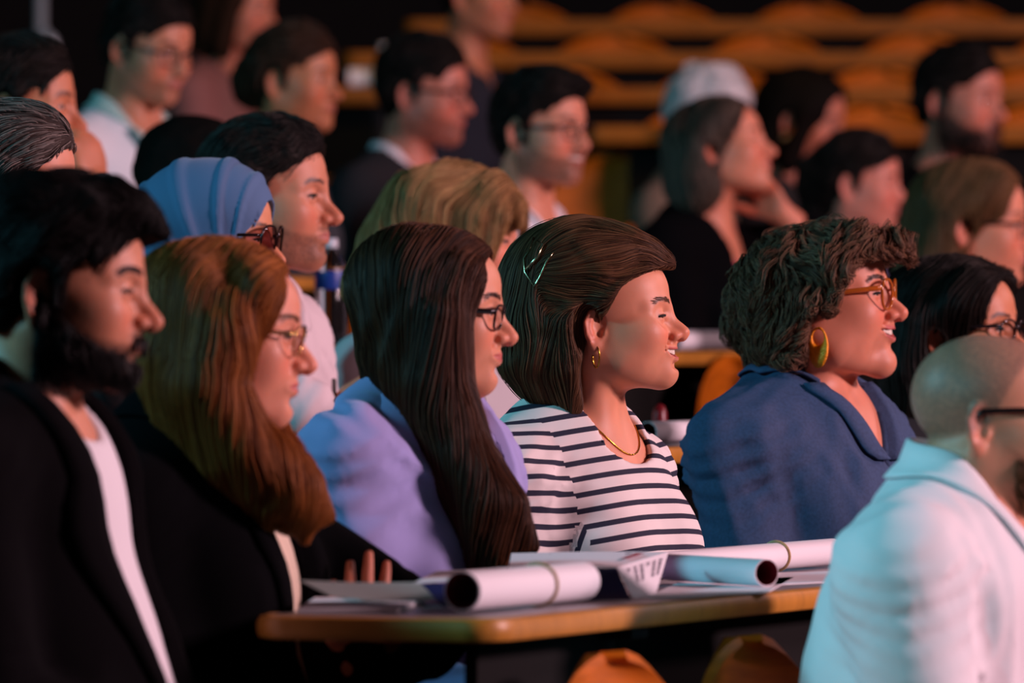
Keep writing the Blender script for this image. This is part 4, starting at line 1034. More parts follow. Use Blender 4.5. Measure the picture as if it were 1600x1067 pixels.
# ---- man with a full beard
def full_beard(x, ay, z):
    line = np.interp(x, [-.01, .03, .06, .085, .11], [.0, -.035, -.055, -.060, -.060]); w = np.clip((line - z) / .010, 0, 1) * (x > -.012)
    lip = np.exp(-(((z + .067) / .012) ** 4 + (ay / .024) ** 4)) * (x > .06)
    mous = np.exp(-(((z + .054) / .0055) ** 4 + ((ay - .010) / .016) ** 4)) * (x > .07)
    neck = np.clip((z + .122) / .02, 0, 1)
    return np.clip(np.maximum(w * (1 - lip), mous * 1.0) * neck, 0, 1)
def beard_strands(p, n, ln, mats, seed=3, rad=.0005, wfn=full_beard, thr=.5, h=.004):
    v = p.body.data.vertices; P = np.empty(len(v) * 3, np.float32); v.foreach_get('co', P); P = P.reshape(-1, 3)
    L = p.H.inv(P); w = wfn(L[:, 0], np.abs(L[:, 1]), L[:, 2]); ok = (w > thr) & (L[:, 2] > -.14) & (np.abs(L[:, 1]) < .09) & (L[:, 0] > -.02) & (L[:, 0] < .13)
    P = P[ok]; r = np.random.RandomState(seed); R_ = P[r.randint(0, len(P), n)] + r.normal(0, .001, (n, 3))
    S = flow(p.bodyF, R_, p.hdir(lambda L, t: np.stack([.35 + 0 * L[:, 0], 0 * L[:, 1], -1 + 0 * L[:, 0]], 1)), 6, h, r.uniform(.0005, ln, n), seed, .5, 120)
    f = np.linspace(0, 1, 6)[None, :, None]; d, g = p.bodyF.sample(S[:, 0], True); S = S + g[:, None] * f * ln * .7
    strands_obj('beard', S, rad, mats[1], p.root)
def brow_w(x, ay, z):
    bz = .021 + .004 * np.sin(np.clip((ay - .012) / .04, 0, 1) * 2.2) - .008 * np.clip((ay - .042) / .012, 0, 1)
    return (np.abs(z - bz) < .0032) * (ay > .011) * (ay < .050) * (x > .045)
def brows(p, col, n=420, rad=.00028):
    v = p.body.data.vertices; P = np.empty(len(v) * 3, np.float32); v.foreach_get('co', P); P = P.reshape(-1, 3); L = p.H.inv(P)
    ok = brow_w(L[:, 0], np.abs(L[:, 1]), L[:, 2]) > 0; P = P[ok]; r = np.random.RandomState(3); R_ = P[r.randint(0, len(P), n)] + r.normal(0, .0005, (n, 3))
    S = flow(p.bodyF, R_, p.hdir(lambda L, t: np.stack([-.2 + 0 * L[:, 0], np.sign(L[:, 1]), .25 + 0 * L[:, 0]], 1)), 5, .0016, r.uniform(.0002, .0007, n), 4, .0, 90)
    strands_obj('eyebrows', S, rad, hair_mat('brow_' + col, srgb(col), tuple(1.5 * c for c in srgb(col))), p.root)
for q, col in ((STRIPED, '553a2a'), (PURPLE, '2a1a12'), (DENIM, '2a1a12'), (GINGER, '5a3a26')): brows(q, col, 260, .00016)
p = Person('dark haired man with a full beard in a black blazer', 1, 90, 445, D=8.28, yaw=-17, hyaw=-5, pitch=5, lean=-11, k=1.02, sex='m', tone='cf9a84', lip='b46a62', brow='120d0b', face=dict(ft=.92, lids=.0025, jaw=1.0, nose=.9), beard=full_beard, beardc='0e0b0a', nl=.160, sw=.168, arms={1: dict(de=(.08, -.01, -.26), dw=(.25, -.06, -.32))})
p.garment('t_shirt', MAT_WHITE, g=.006, step=.008, folds=.003, seed=25)
vo = (-.1, .074, 1.05, .034)
_, F = p.garment('blazer', MAT_BLACK, g=.020, step=.007, folds=.004, seed=26, vopen=vo)
p.lapels(MAT_BLACK, F, vo, w=.065); p.collar('collar', MAT_BLACK, F, stand=.03, fall=.05, gap=1.0, flare=.02, point=0)
HM = hairmats('black_hair', '070606', '1a1412', srgb('0b0908'))
short_hair(p, HM, vol=.020, n=9000, quiff=[('k', [(.05, -.03, .104), (.085, -.01, .094), (.106, .01, .075)], [.028, .026, .018], .02), ('k', [(.05, .04, .104), (.085, .04, .088)], [.028, .024], .02), ('e', (-.03, 0, .07), (.085, .075, .066), .02)], lump=.004, side=.009, seed=6)
beard_strands(p, 4200, .0042, HM, rad=.0004, thr=.7)
brows(p, '080605', 500, .0003)
LMAN = p

# ---- man with a shaved head
def front_beard(x, ay, z): return full_beard(x, ay, z) * np.clip((x - .015) / .04, 0, 1)
def shaved(x, ay, z):
    line = np.interp(x, [-.2, .0, .04, .07, .09], [-.08, -.02, .05, .085, .09]); return np.clip((z - line) / .012, 0, 1) * .62
p = Person('man with a shaved head and brown beard in a white shirt', 0, 1540, 652, D=8.75, yaw=-18, hyaw=-3, pitch=0, lean=13, k=.95, sex='m', tone='d6a08c', lip='b46a62', brow='3a2a20', bulk=1.3,
           beard=front_beard, beardc='4a2a18', beard_amt=.8, scalp=shaved, scalpc='4a4440', nl=.142, neckf=.002)
_, F = p.garment('shirt', MAT_WHITE, g=.016, step=.007, folds=.009, seed=31)
p.collar('collar', MAT_WHITE, F, stand=.034, fall=.055, gap=.5, flare=.02, point=.03)
beard_strands(p, 1800, .005, hairmats('brown_beard', '3a2212', '6a4426'), rad=.0004, wfn=front_beard)
p.glasses(FR_BLACK, LENS, w=.026, h=.019, x=.105, z=.002, r=.0015, tr=.0019)
BALD = p
print('near', time.time() - T0)
# ================================================================ the rows behind
T0 = time.time()
MAT_PALE = mat('pale_grey_cotton', srgb('b9b4b8'), rough=.85, sheen=.1)
MAT_PINKW = mat('pinkish_white_linen', srgb('d8c8cc'), rough=.85, bump=.1, bump_scale=500)
MAT_NAVY = mat('navy_cloth', srgb('141828'), rough=.9)
MAT_DARK = mat('charcoal_cloth', srgb('17171b'), rough=.9)
MAT_MAROON = mat('maroon_knit', srgb('2a0f16'), rough=.9)
MAT_GREY = mat('slate_grey_cloth', srgb('33363c'), rough=.9)
MAT_TAN = mat('tan_knit', srgb('7a6250'), rough=.9)
MAT_HIJAB = mat('blue_jersey', srgb('4a6c94'), rough=.8, sheen=.15, bump=.08, bump_scale=900)
DARKH = hairmats('dark_hair', '070606', '2a2019', srgb('0e0b09'))
BROWNH = hairmats('brown_hair', '20140d', '5a4030', srgb('2a1b12'))
GREYH = hairmats('greying_hair', '2c2622', '8a8078', srgb('443c37'))
WHITEH = hairmats('white_hair', 'c0bcbc', 'f0ecec', srgb('d8d4d4'))
BLONDH = hairmats('blonde_hair', '6a4828', 'c49a64', srgb('7a5836'))
def stubble(x, ay, z): return full_beard(x, ay, z) * .75
def goatee(x, ay, z): return full_beard(x, ay, z) * .9
# ---- front row, right end
p = Person('dark haired woman with dark glasses behind the shaved-headed man', 1, 1497, 515, D=11.5, yaw=-30, hyaw=-24, pitch=0, k=.98, tone='c98f72', lip='a85c50', brow='1c1410', face=dict(lids=.0035, nose=.9, neck=.048), step=.003)
_, F = p.garment('top', MAT_DARK, g=.012, step=.012, seed=41)
long_hair(p, DARKH, n=7000, vol=.014, length=-.20, earcut=True, seed=12, steps=22, h=.011, fringe_cut=(.100, 0, -.050), fringe_r=(.066, .082, .118), near=([(.060, -.060, .085), (.025, -.080, .050), (-.030, -.086, .01), (-.055, -.085, -.07), (-.06, -.08, -.19)], [.018, .022, .028, .038, .03]), far=([(.060, .060, .085), (.025, .080, .050), (-.030, .086, .01), (-.055, .085, -.07), (-.06, .08, -.19)], [.018, .022, .028, .038, .03]))
p.glasses(FR_BLACK, LENS, w=.026, h=.019, x=.104, z=-.003, r=.0021, tr=.0015)
# ---- second row
p = Person('woman in a blue headscarf with large tinted glasses', 2, 332, 372, D=11.0, yaw=-25, hyaw=-13, pitch=2, k=.95, tone='d8a284', lip='b06058', brow='2a1c14', face=dict(lids=.003, smile=.4, nose=.85, neck=.048), step=.003)
p.garment('dark_dress', MAT_DARK, g=.008, step=.012, seed=42)
def folds(F):
    H = p.H
    def fn(X, Y, Z):
        x, y, z = X - H.o[0], Y - H.o[1], Z - H.o[2]; R = H.R
        lx, ly, lz = [x * R[0, i] + y * R[1, i] + z * R[2, i] for i in range(3)]
        a = np.arctan2(lz + .11, lx - .035); w = np.clip((lz + .07) / .1, 0, 1) * np.clip((.105 - lx) / .03, 0, 1)
        s1 = np.sin(a * 27 + 2.2 * np.sin(a * 5)); ridge = np.exp(-((s1 - 1) / .40) ** 2)
        return -.0048 * ridge * w + .0014 * np.sin(a * 21 + 1) * w * np.clip(.07 - lz, 0, .1) * 8
    F.warp(fn)
F = p.hair_field([('e', (-.018, 0, .034), (.106, .088, .096), .01), ('e', (.025, 0, .050), (.070, .074, .068), .03), ('e', (.02, 0, -.06), (.066, .080, .078), .04), ('k', [(-.06, 0, .0), (-.085, 0, -.10), (-.11, 0, -.22)], [.078, .085, .11], .05),
    ('k', [(-.0, 0, -.09), (-.02, 0, -.18), (.02, 0, -.24)], [.075, .105, .11], .05), ('k', [(-.03, .06, -.17), (-.03, .13, -.23)], [.08, .05], .05), ('k', [(-.03, -.06, -.17), (-.03, -.13, -.23)], [.08, .05], .05)],
    [('e', (.098, 0, -.025), (.056, .060, .092), .008, rot_xyz(0, 14, 0)), ('k', [(.07, 0, .03), (.05, 0, -.08)], [.040, .038], .008)], .0030, post=folds)
P, Q = F.mesh(1); mesh_obj('headscarf', P, Q, MAT_HIJAB, p.root)
p.glasses(mat('dark_tortoise', srgb('20100e'), rough=.12), LENS_TINT, w=.030, h=.029, x=.108, z=-.006, sep=.035, r=.0020, tr=.0014, shape=3.0, short=True)
# man 9
p = Person('man with a greying stubble beard in a pinkish white shirt', 2, 413, 306, D=11.60, yaw=-32, hyaw=-13, pitch=1, k=1.06, nl=.17, sex='m', tone='d09a84', lip='b06a60', brow='2a1e18', face=dict(lids=.0038, nose=.95, jaw=.98), beard=stubble, beardc='3a2e2a', beard_amt=.85, step=.003,
    arms={-1: dict(pe=(470, 640, -.16), pw=(520, 668, -.16), back=(.2, -.8, .6), fd=(.6, .35, .6), curl=(.7, .7, .8, .8, .6))})
_, F = p.garment('shirt', MAT_PINKW, g=.014, step=.009, folds=.007, seed=43, arm_to=.75, vopen=(-.1, .055, .2, .0))
p.shirt_collar(MAT_PINKW, F, (-.1, .055, .2, .0))
rc = [('e', (.098, 0, -.01), (.060, .088, .105), .012)]
short_hair(p, hairmats('dark_greying_hair', '0a0807', '3c342e', srgb('151110')), vol=.013, n=3200, quiff=[('k', [(.03, -.02, .105), (.075, -.01, .097)], [.026, .018], .02)], recede=.030, seed=9)
# pen in his hand
mb = MB(); q = p.loc_of(522, 630, -.18); mb.tube([q, q + V(-.02, .03, .012), q + V(-.06, .09, .036)], .004, 8); o = mb.obj('pen', mat('black_plastic', srgb('101012'), rough=.3)); 
o.matrix_world = p.root.matrix_basis @ o.matrix_world; o['label'] = 'black pen held by the man in the pinkish white shirt'; o['category'] = 'pen'
# blonde with a fringe
p = Person('blonde woman with a fringe behind the long haired woman', 2, 716, 370, D=12.1, yaw=-25, hyaw=-6, pitch=6, k=1.0, tone='dca08c', lip='b8605a', brow='8a6440', face=dict(lids=.0035, nose=.85, neck=.048), step=.003)
p.garment('pale_jacket', MAT_PALE, g=.020, step=.010, folds=.008, seed=44, loose=1.15)
X = lambda px, py, y: hx(p, px, py, y)
long_hair(p, BLONDH, n=8000, vol=.016, length=-.16, bang=True, seed=14, fringe_cut=(.112, 0, -.065), fringe_r=(.062, .066, .092), lump=.003, extra=[('k', [(.055, -.02, .10), (.096, -.030, .072), (.106, -.035, .035)], [.022, .013, .007], .012), ('k', [(.055, .02, .10), (.100, .020, .070), (.111, .025, .02)], [.022, .013, .006], .012), ('k', [(.055, -.05, .08), (.075, -.064, .04), (.06, -.078, -.02)], [.02, .016, .014], .015),
    ('k', [(-.06, -.04, .04), (-.11, -.05, -.03), (-.15, -.05, -.10)], [.06, .05, .03], .04)])
# right edge
p = Person('fair haired woman with thin glasses and hair behind her ear at the far right', 2, 1521, 350, D=14.4, yaw=-25, hyaw=-10, pitch=3, k=1.08, tone='d69a84', lip='b0605a', brow='6a4a34', face=dict(neck=.048), step=.0035)
p.garment('top', MAT_MAROON, g=.012, step=.012, seed=45)
long_hair(p, hairmats('fair_brown_hair', '4a3420', '8a6844', srgb('5a4028')), n=2600, vol=.014, length=-.18, earcut=True, seed=15, near=([(.055, -.060, .085), (.02, -.080, .050), (-.030, -.086, .01), (-.055, -.085, -.07), (-.06, -.08, -.17)], [.018, .022, .028, .038, .03]))
p.glasses(FR_BLACK, LENS, w=.025, h=.017, x=.103, r=.0014, tr=.0013)
# left edge
p = Person('woman with brown and grey hair combed back at the left edge', 2, 12, 290, D=10.5, yaw=-25, hyaw=-10, pitch=8, k=1.0, tone='d8a08c', lip='b0605a', brow='5a4436', step=.0035)
p.garment('top', MAT_DARK, g=.012, step=.012, seed=46)
short_hair(p, hairmats('brown_grey_hair', '2a2220', '8c8078', srgb('3c322e')), vol=.016, n=3600, rad=.0005, ears=False, seed=16, recede=.004, wob=.25)
# ---- third row
p = Person('dark haired man resting his chin on his hand at the left', 3, 29, 166, D=12.74, yaw=-20, hyaw=-8, pitch=2, k=1.02, sex='m', tone='c88e72', lip='a85c50', brow='140e0b', step=.0038, face=dict(nose=.9),
    arms={-1: dict(pe=(150, 420, -.10), pw=(150, 290, -.06), back=(.9, -.3, .2), fd=(-.28, -.05, 1.0), curl=(.45, .5, .55, .6, .5))})
p.garment('dark_jumper', MAT_DARK, g=.012, step=.012, seed=47)
short_hair(p, DARKH, vol=.018, n=1500, rad=.0007, seed=17)
p = Person('person seen only as black hair behind the blue headscarf', 3, 296, 292, D=13.3, yaw=-20, hyaw=-15, pitch=14, k=1.02, sex='m', tone='c08a70', step=.0045)
p.garment('dark_jumper', MAT_DARK, g=.012, step=.014, seed=48)
short_hair(p, DARKH, vol=.022, strands=False, ears=False, seed=18)
p = Person('smiling dark haired man with glasses and a trimmed beard in a white shirt', 3, 843, 201, D=15.05, yaw=-30, hyaw=-33, pitch=2, k=1.03, sex='m', tone='d49a86', lip='b0645c', brow='1c1410', face=dict(smile=.8, open=.004, teeth=1, lids=.0035), beard=goatee, beardc='1c1411', beard_amt=.8, step=.0038)
_, F = p.garment('shirt', MAT_WHITE, g=.012, step=.012, seed=49, vopen=(-.1, .045, .22, .0)); p.shirt_collar(MAT_WHITE, F, (-.1, .045, .22, .0))
short_hair(p, DARKH, vol=.020, n=1500, rad=.0007, seed=19, quiff=[('k', [(.04, -.03, .11), (.082, .0, .102), (.088, .03, .095)], [.028, .022, .018], .02)])
p.glasses(FR_BLACK, LENS, w=.025, h=.017, x=.104, r=.0016)
p = Person('woman tilting her head back with her cheek on her hand, in a black blazer', 3, 1127, 232, D=16.0, yaw=-22, hyaw=-12, pitch=-12, roll=-6, k=1.0, tone='d89a84', lip='b0605a', brow='4a3424', face=dict(smile=.5, lids=.002, neck=.048), step=.004,
    arms={1: dict(pe=(1272, 378, .04), pw=(1222, 332, .0), back=(.6, .5, -.3), fd=(-.62, -.05, .75), curl=(.3, .35, .4, .5, .3))})
vo = (-.1, .07, .8, .01); p.garment('pink_top', mat('pink_knit', srgb('a83a72'), rough=.8), g=.006, step=.013, neck=('scoop', .012), seed=50, arm_to=.1)
_, F = p.garment('blazer', MAT_BLACK2, g=.018, step=.012, seed=51, vopen=vo, arm_to=.10)
long_hair(p, hairmats('ash_brown_hair', '2a201a', '6e5e50', srgb('342a22')), n=2600, rad=.0007, vol=.010, length=-.10, earcut=True, seed=20, near=([(.050, -.060, .085), (.015, -.080, .050), (-.030, -.084, .01), (-.055, -.08, -.05), (-.06, -.07, -.10)], [.018, .022, .028, .034, .03]))
p = Person('dark haired woman with her hair tied back seen from the side', 3, 1340, 285, D=16.96, yaw=-22, hyaw=-14, pitch=4, k=1.0, tone='d6968a', lip='b0605a', brow='1c1410', face=dict(smile=.4, neck=.048), step=.004)
p.garment('lilac_top', mat('lilac_cloth', srgb('8078a0'), rough=.85), g=.012, step=.013, seed=52)
short_hair(p, DARKH, vol=.018, n=1400, rad=.0008, seed=21, back=-.09, quiff=[('e', (-.10, 0, .00), (.05, .05, .06), .03), ('e', (-.085, 0, -.07), (.04, .045, .07), .04)])
# ---- fourth row
p = Person('man with glasses looking down, white shirt and lanyard strap', 4, 230, 72, D=15.5, yaw=-36, hyaw=-38, pitch=14, k=1.02, sex='m', tone='c89078', lip='a8605a', brow='1c1410', beard=stubble, beardc='2a1e1a', beard_amt=.5, step=.004, sw=.205, bulk=1.15)
_, F = p.garment('shirt', MAT_WHITE, g=.014, step=.011, folds=.007, seed=53); p.collar('collar', mat('pale_green_cotton', srgb('a8c8c0'), rough=.8), F, gap=.5)
p.patch('lanyard', mat('teal_ribbon', srgb('4a7074'), rough=.7), F, [[(t, -.075 + .05 * t - w) for w in (0, .009, .018)] for t in np.linspace(-.02, .9, 14)], off=.004)
short_hair(p, DARKH, vol=.018, n=1200, rad=.0008, seed=22)
p.glasses(FR_BLACK, LENS, w=.026, h=.018, x=.104, r=.0018)
p = Person('brown haired woman in a slate grey top behind the man in profile', 4, 458, 124, D=16.2, yaw=-22, hyaw=-24, pitch=3, k=1.02, tone='c08a6a', lip='a05a4c', brow='2a1c14', step=.004)
p.garment('grey_top', MAT_GREY, g=.016, step=.013, seed=54)
short_hair(p, BROWNH, vol=.020, n=1300, rad=.0008, seed=23, back=-.09, quiff=[('e', (-.095, 0, -.01), (.05, .055, .06), .03)])
p = Person('dark haired man with glasses in a dark jacket and pale open collar', 4, 660, 143, D=16.9, yaw=-26, hyaw=-20, pitch=5, k=1.08, sex='m', tone='c88a7c', lip='a8584e', brow='140e0c', beard=stubble, beardc='1c1412', beard_amt=.75, step=.004)
_, F = p.garment('shirt', MAT_PALE, g=.010, step=.013, seed=55); p.collar('collar', MAT_WHITE, F, gap=.45)
_, F = p.garment('jacket', MAT_DARK, g=.020, step=.013, seed=56, vopen=(-.1, .08, .6, .02))
short_hair(p, DARKH, vol=.022, n=1400, rad=.0008, seed=24)
p.glasses(FR_BLACK, LENS, w=.026, h=.018, x=.104, r=.0016)
p = Person('white haired person behind the woman resting her cheek on her hand', 4, 1106, 188, D=18.5, yaw=-22, hyaw=-30, pitch=14, k=1.03, tone='c8988a', lip='a8605a', brow='a0a0a0', step=.0045)
p.garment('tan_jumper', MAT_TAN, g=.016, step=.014, seed=57)
short_hair(p, WHITEH, vol=.034, n=1600, rad=.0009, seed=25, side=.024, ears=False, lump=.004, recede=-.01, wob=1.0, back=-.09)
p = Person('black haired woman with a pale earring looking down', 4, 1256, 188, D=19.1, yaw=-24, hyaw=-22, pitch=12, k=1.10, tone='c08676', lip='a05a50', brow='140e0c', step=.0045)
p.garment('dark_top', MAT_DARK, g=.014, step=.014, seed=58)
long_hair(p, DARKH, strands=False, vol=.022, length=-.10, seed=26, earcut=True)
mb = MB(); e = p.H.p(-.008, -.082, -.048); mb.lathe([(.001, -.012), (.009, -.006), (.011, 0), (.009, .006), (.001, .012)], e, 12); mb.obj('earring', mat('pearl', srgb('d8d0d4'), rough=.25), p.root)
p = Person('bearded dark haired man in a black t-shirt at the upper right', 3, 1497, 156, D=17.7, yaw=-30, hyaw=-33, pitch=3, k=1.14, sex='m', tone='c88c7c', lip='a8585a', brow='0e0a08', beard=full_beard, beardc='100c0a', step=.004, bulk=1.1)
p.garment('black_t_shirt', MAT_BLACK2, g=.012, step=.013, seed=59, arm_to=.15)
short_hair(p, DARKH, vol=.015, n=1400, rad=.0008, seed=27)
beard_strands(p, 700, .008, DARKH, rad=.0009, h=.005)
# ---- fifth row and up
p = Person('person in navy at the top of the frame, face half out of view', 5, 747, -10, D=19.75, yaw=-24, hyaw=-30, pitch=4, k=1.05, sex='m', tone='b8846e', step=.005, bulk=1.15)
p.garment('navy_jumper', MAT_NAVY, g=.018, step=.014, seed=60, vopen=(-.1, .05, .2, .0))
short_hair(p, DARKH, vol=.014, strands=False, seed=28)
p = Person('person in a pink top at the very back on the left', 6, 372, 14, D=20.2, yaw=-24, hyaw=-30, pitch=4, k=1.05, tone='c88c7a', step=.005)
p.garment('pink_top', mat('dusty_pink_cloth', srgb('8a5a56'), rough=.9), g=.014, step=.014, seed=61)
long_hair(p, BROWNH, strands=False, vol=.014, length=-.12, seed=29)
print('back', time.time() - T0)
# ---------------------------------------------------------------- chairs of the near block
SHORT = ['striped woman', 'woman in lavender', 'curly woman in denim', 'ginger haired woman', 'man with the full black beard', 'man with the shaved head', 'dark haired woman with dark glasses', 'woman in the blue headscarf', 'man in the pinkish shirt',
         'blonde woman with a fringe', 'fair haired woman with thin glasses', 'woman with combed back grey hair', 'man resting his chin on his hand', 'person seen as black hair', 'smiling man with glasses', 'woman in the black blazer with tilted head', 'woman with tied back dark hair',
         'man with the lanyard', 'brown haired woman in grey', 'man with glasses in a dark jacket', 'white haired person', 'black haired woman looking down', 'bearded man in black', 'person in navy', 'person in pink']
for q, sh in zip(Person.ALL, SHORT):
    o = row_o(q.row); t = (q.world - o) @ ROWD; f = (q.world - o) @ ROWF; w = o + ROWD * t - ROWF * .35 if abs(f) < .14 else q.world - ROWF * .35
    lab = 'plywood lecture chair under the ' + sh
    if q is BALD: w = q.world - ROWF * .30
    if sh == 'fair haired woman with thin glasses': w = on_row(2, 1152, .37); lab = 'plywood chair whose round back shows beside the denim woman, under the third desk'
    put_chair((w[0], w[1], floor_z(q.row)), RZ, lab, 'plywood chairs of the near rows')
def empty_chair(r, px, label):
    w = on_row(r, px, .35); put_chair((w[0], w[1], floor_z(r)), RZ, label, 'plywood chairs of the near rows')
empty_chair(0, 968, 'empty plywood chair with its round top just under the front desk')
# ---------------------------------------------------------------- the far block: rows of empty plywood seats facing the camera
RN = ['lowest', 'second', 'third', 'topmost']; ON = ['first', 'second', 'third', 'fourth', 'fifth', 'sixth']
for j in range(-1, 4):
    Y = 20 + .95 * j + (.55 if j < 0 else 0); z = .86 + .14 * j
    xs = {-1: np.array([.33]), 0: np.arange(.55, 1.9, .47)}.get(j, np.arange(-.50 + .17 * j, 1.85, .47))
    x0, x1 = xs[0] - .35, xs[-1] + .4
    structure('far_step', MB().box(((x0 + x1) / 2, Y + .05, (z - .36) / 2), ((x1 - x0) / 2, .475, (z + .36) / 2)), CARPET)
    for i, x in enumerate(xs): put_chair((x, Y, z), math.radians(-94), 'empty orange plywood chair between the smiling man and the white haired person' if j < 0 else ON[i] + ' empty orange plywood chair from the left in the ' + RN[j] + ' far row', 'empty chairs of the far rows')
    if j >= 0: desk((x0, Y - .28, 0), np.array([[0, 1, 0], [-1, 0, 0], [0, 0, 1.]]), x1 - x0, .26, z + .83, z, RN[j] + ' writing desk of the far rows of empty chairs', th=.05, edge=WOOD_DARK, posts=np.arange(.3, x1 - x0, 1.2))
# ---------------------------------------------------------------- things on the desks
PAPER = mat('white_paper', srgb('e6e2e6'), rough=.55)
PAPER_GREY = mat('grey_green_card', srgb('8a948e'), rough=.5)
MAROON = mat('maroon_print', srgb('7a1c2c'), rough=.45)
NAVYP = mat('navy_print', srgb('1a2450'), rough=.4)
INK = mat('grey_ink', srgb('77747e'), rough=.6); REDINK = mat('red_ink', srgb('b02a3a'), rough=.6)
def roll(r, px0, px1, f, dia, label, f1=None, z=None, band=None, length=None, tilt=0.):
    a = on_row(r, px0, -f); b = on_row(r, px1, -(f1 or f)); d = nrm(b - a); z = DESK_Z[r] + dia / 2 + .0036 if z is None else z
    a[2] = b[2] = z; L = np.linalg.norm(b - a); R = np.stack([np.cross(V(0, 0, 1), d), V(0, 0, 1), d], 1)
    if tilt: R = rot_xyz(tilt) @ R
    t = bpy.data.objects.new('paper_roll', None); COL.objects.link(t); t['label'] = label; t['category'] = 'paper roll'; t['group'] = 'rolled posters on the desks'; t.location = (a + b) / 2
    def sheet(r0, r1, th, nm, m_, inn):
        G = []
        for i in range(65):
            u = i / 64; A = u * 2 * math.pi * 1.6 + 2.0; rr = lerp(r0, r1, u); G.append([R @ V(rr * math.cos(A), rr * math.sin(A), zz) for zz in np.linspace(-L / 2, L / 2, 6)])
        MB().sheet(np.array(G), th).obj(nm, m_, t, angle=60)
    h = dia / 2
    sheet(h * .90, h * .985, .0008, 'paper_sheet', PAPER, 0); sheet(h * .86, h * .945, .0006, 'printed_side', MAROON, 1)
    if band is not None:
        m = MB(); m.tube([R @ V((h + .0012) * math.cos(q), (h + .0012) * math.sin(q), (band - .5) * L) for q in np.linspace(0, 2 * math.pi, 33)[:-1]], .0016, 6, True, 1.5); m.obj('rubber_band', mat('tan_rubber', srgb('b89a6a'), rough=.5), t)
    return t
roll(1, 722, 910, .452, .048, 'nearest white paper roll, its dark maroon open end facing the camera', band=.62)
roll(1, 1046, 1198, .30, .036, 'small paper roll beside the open brochure, its maroon end facing right', f1=.50)
roll(1, 1030, 1300, .285, .038, 'long white paper roll with a rubber band at the back of the front desk', band=.66)
roll(2, 774, 988, .40, .034, 'white paper roll on the second desk beside the striped woman')
roll(2, 1012, 1250, .40, .034, 'white paper roll on the second desk behind the denim woman')
roll(3, 1052, 1180, .42, .038, 'white paper roll on the third desk above the orange chair')
def leaf(name, corners, m_, parent=None, th=.0012, sag=.0, nx=10, ny=6, low=0.):
    """a sheet of paper through four corners (px, py, depth) with a little sag"""
    A, B, C_, D_ = [at(*c) for c in corners]; G = []
    for i in range(nx):
        u = i / (nx - 1); G.append([lerp(lerp(A, B, u), lerp(D_, C_, u), j / (ny - 1)) + V(0, 0, sag * math.sin(u * math.pi) * (.4 + .6 * j / (ny - 1))) for j in range(ny)])
    G = np.array(G); G[..., 2] = np.maximum(G[..., 2], DESK_Z[1] + .0016 + low)
    if parent is not None: G = G - np.array(parent.location)
    mb = MB(); mb.sheet(G, th); return mb.obj(name, m_, parent, angle=40)
def booklet(label, loc, cat='brochure', name='brochure'):
    t = bpy.data.objects.new(name, None); COL.objects.link(t); t['label'] = label; t['category'] = cat; t['group'] = 'printed papers on the front desk'; t.location = loc; return t
def print_lines(parent, corners, rows, m_, name='printed_text', u0=.06, u1=.94, fill=.5, seed=1, ragged=.35, off=.0016):
    """lines of small print lying on a leaf"""
    A, B, C_, D_ = [at(*c) for c in corners]; n = nrm(np.cross(B - A, D_ - A)); n = n if n[1] < 0 or n[2] > .5 else -n; n = n * off; r = np.random.RandomState(seed); mb = MB()
    P = lambda u, v: lerp(lerp(A, B, u), lerp(D_, C_, u), v) + n - np.array(parent.location)
    for i in range(rows):
        v0 = .10 + .82 * i / rows; v1 = v0 + .82 / rows * fill; u = u0
        end = u1 - ragged * r.rand() * (i % 3 == 2)
        while u < end - .02:
            w = min(r.uniform(.03, .09), end - u); mb.raw([P(u, v0), P(u + w, v0), P(u + w, v1), P(u, v1)], [[0, 1, 2, 3]]); u += w + .015
    o = mb.obj(name, m_, parent, smooth=False); o['kind'] = 'stuff'; return o
t = booklet('open white brochure with grey print and a red mark, standing like a tent', at(940, 938, 8.8))
cA = [(799, 865, 9.18), (1044, 863, 9.28), (963, 887, 8.90), (795, 887, 8.86)]; cB = [(1044, 863, 9.28), (1024, 929, 8.97), (992, 939, 8.80), (963, 887, 8.90)]; cC = [(903, 888, 8.90), (963, 888, 8.90), (986, 938, 8.78), (908, 939, 8.76)]
leaf('leaf', cA, PAPER, t, sag=.003); leaf('leaf', cB, PAPER, t); leaf('cover', cC, NAVYP, t)
print_lines(t, cA, 4, INK, fill=.45, u0=.25, u1=.85); print_lines(t, cB, 6, INK, seed=4, u0=.12, u1=.55, fill=.5)
c = [at(*q) for q in cA]; u = lambda a, b: lerp(lerp(c[0], c[1], a), lerp(c[3], c[2], a), b) + V(0, 0, .0042) - np.array(t.location)
MB().raw([u(.87, .25), u(.93, .25), u(.93, .62), u(.87, .62)], [[0, 1, 2, 3]]).obj('red_mark', REDINK, t, smooth=False)
t = booklet('white folded leaflet with a navy underside behind the nearest roll', at(720, 948, 8.56))
leaf('leaf', [(682, 893, 8.95), (905, 888, 8.95), (893, 908, 8.62), (645, 912, 8.58)], PAPER, t, sag=.004); leaf('cover', [(655, 912, 8.58), (748, 911, 8.60), (742, 949, 8.58), (692, 948, 8.55)], NAVYP, t)
t = booklet('grey green card lying half open over the near end of the desk', at(600, 948, 8.5))
leaf('leaf', [(467, 907, 8.46), (655, 910, 8.60), (680, 936, 8.42), (516, 931, 8.36)], PAPER_GREY, t, sag=-.004)
leaf('leaf', [(540, 938, 8.72), (690, 940, 8.74), (676, 947, 8.60), (560, 946, 8.58)], PAPER_GREY, t, low=.009)
t = booklet('flat white booklet at the near end of the front desk', at(560, 955, 8.5), 'booklet', 'booklet')
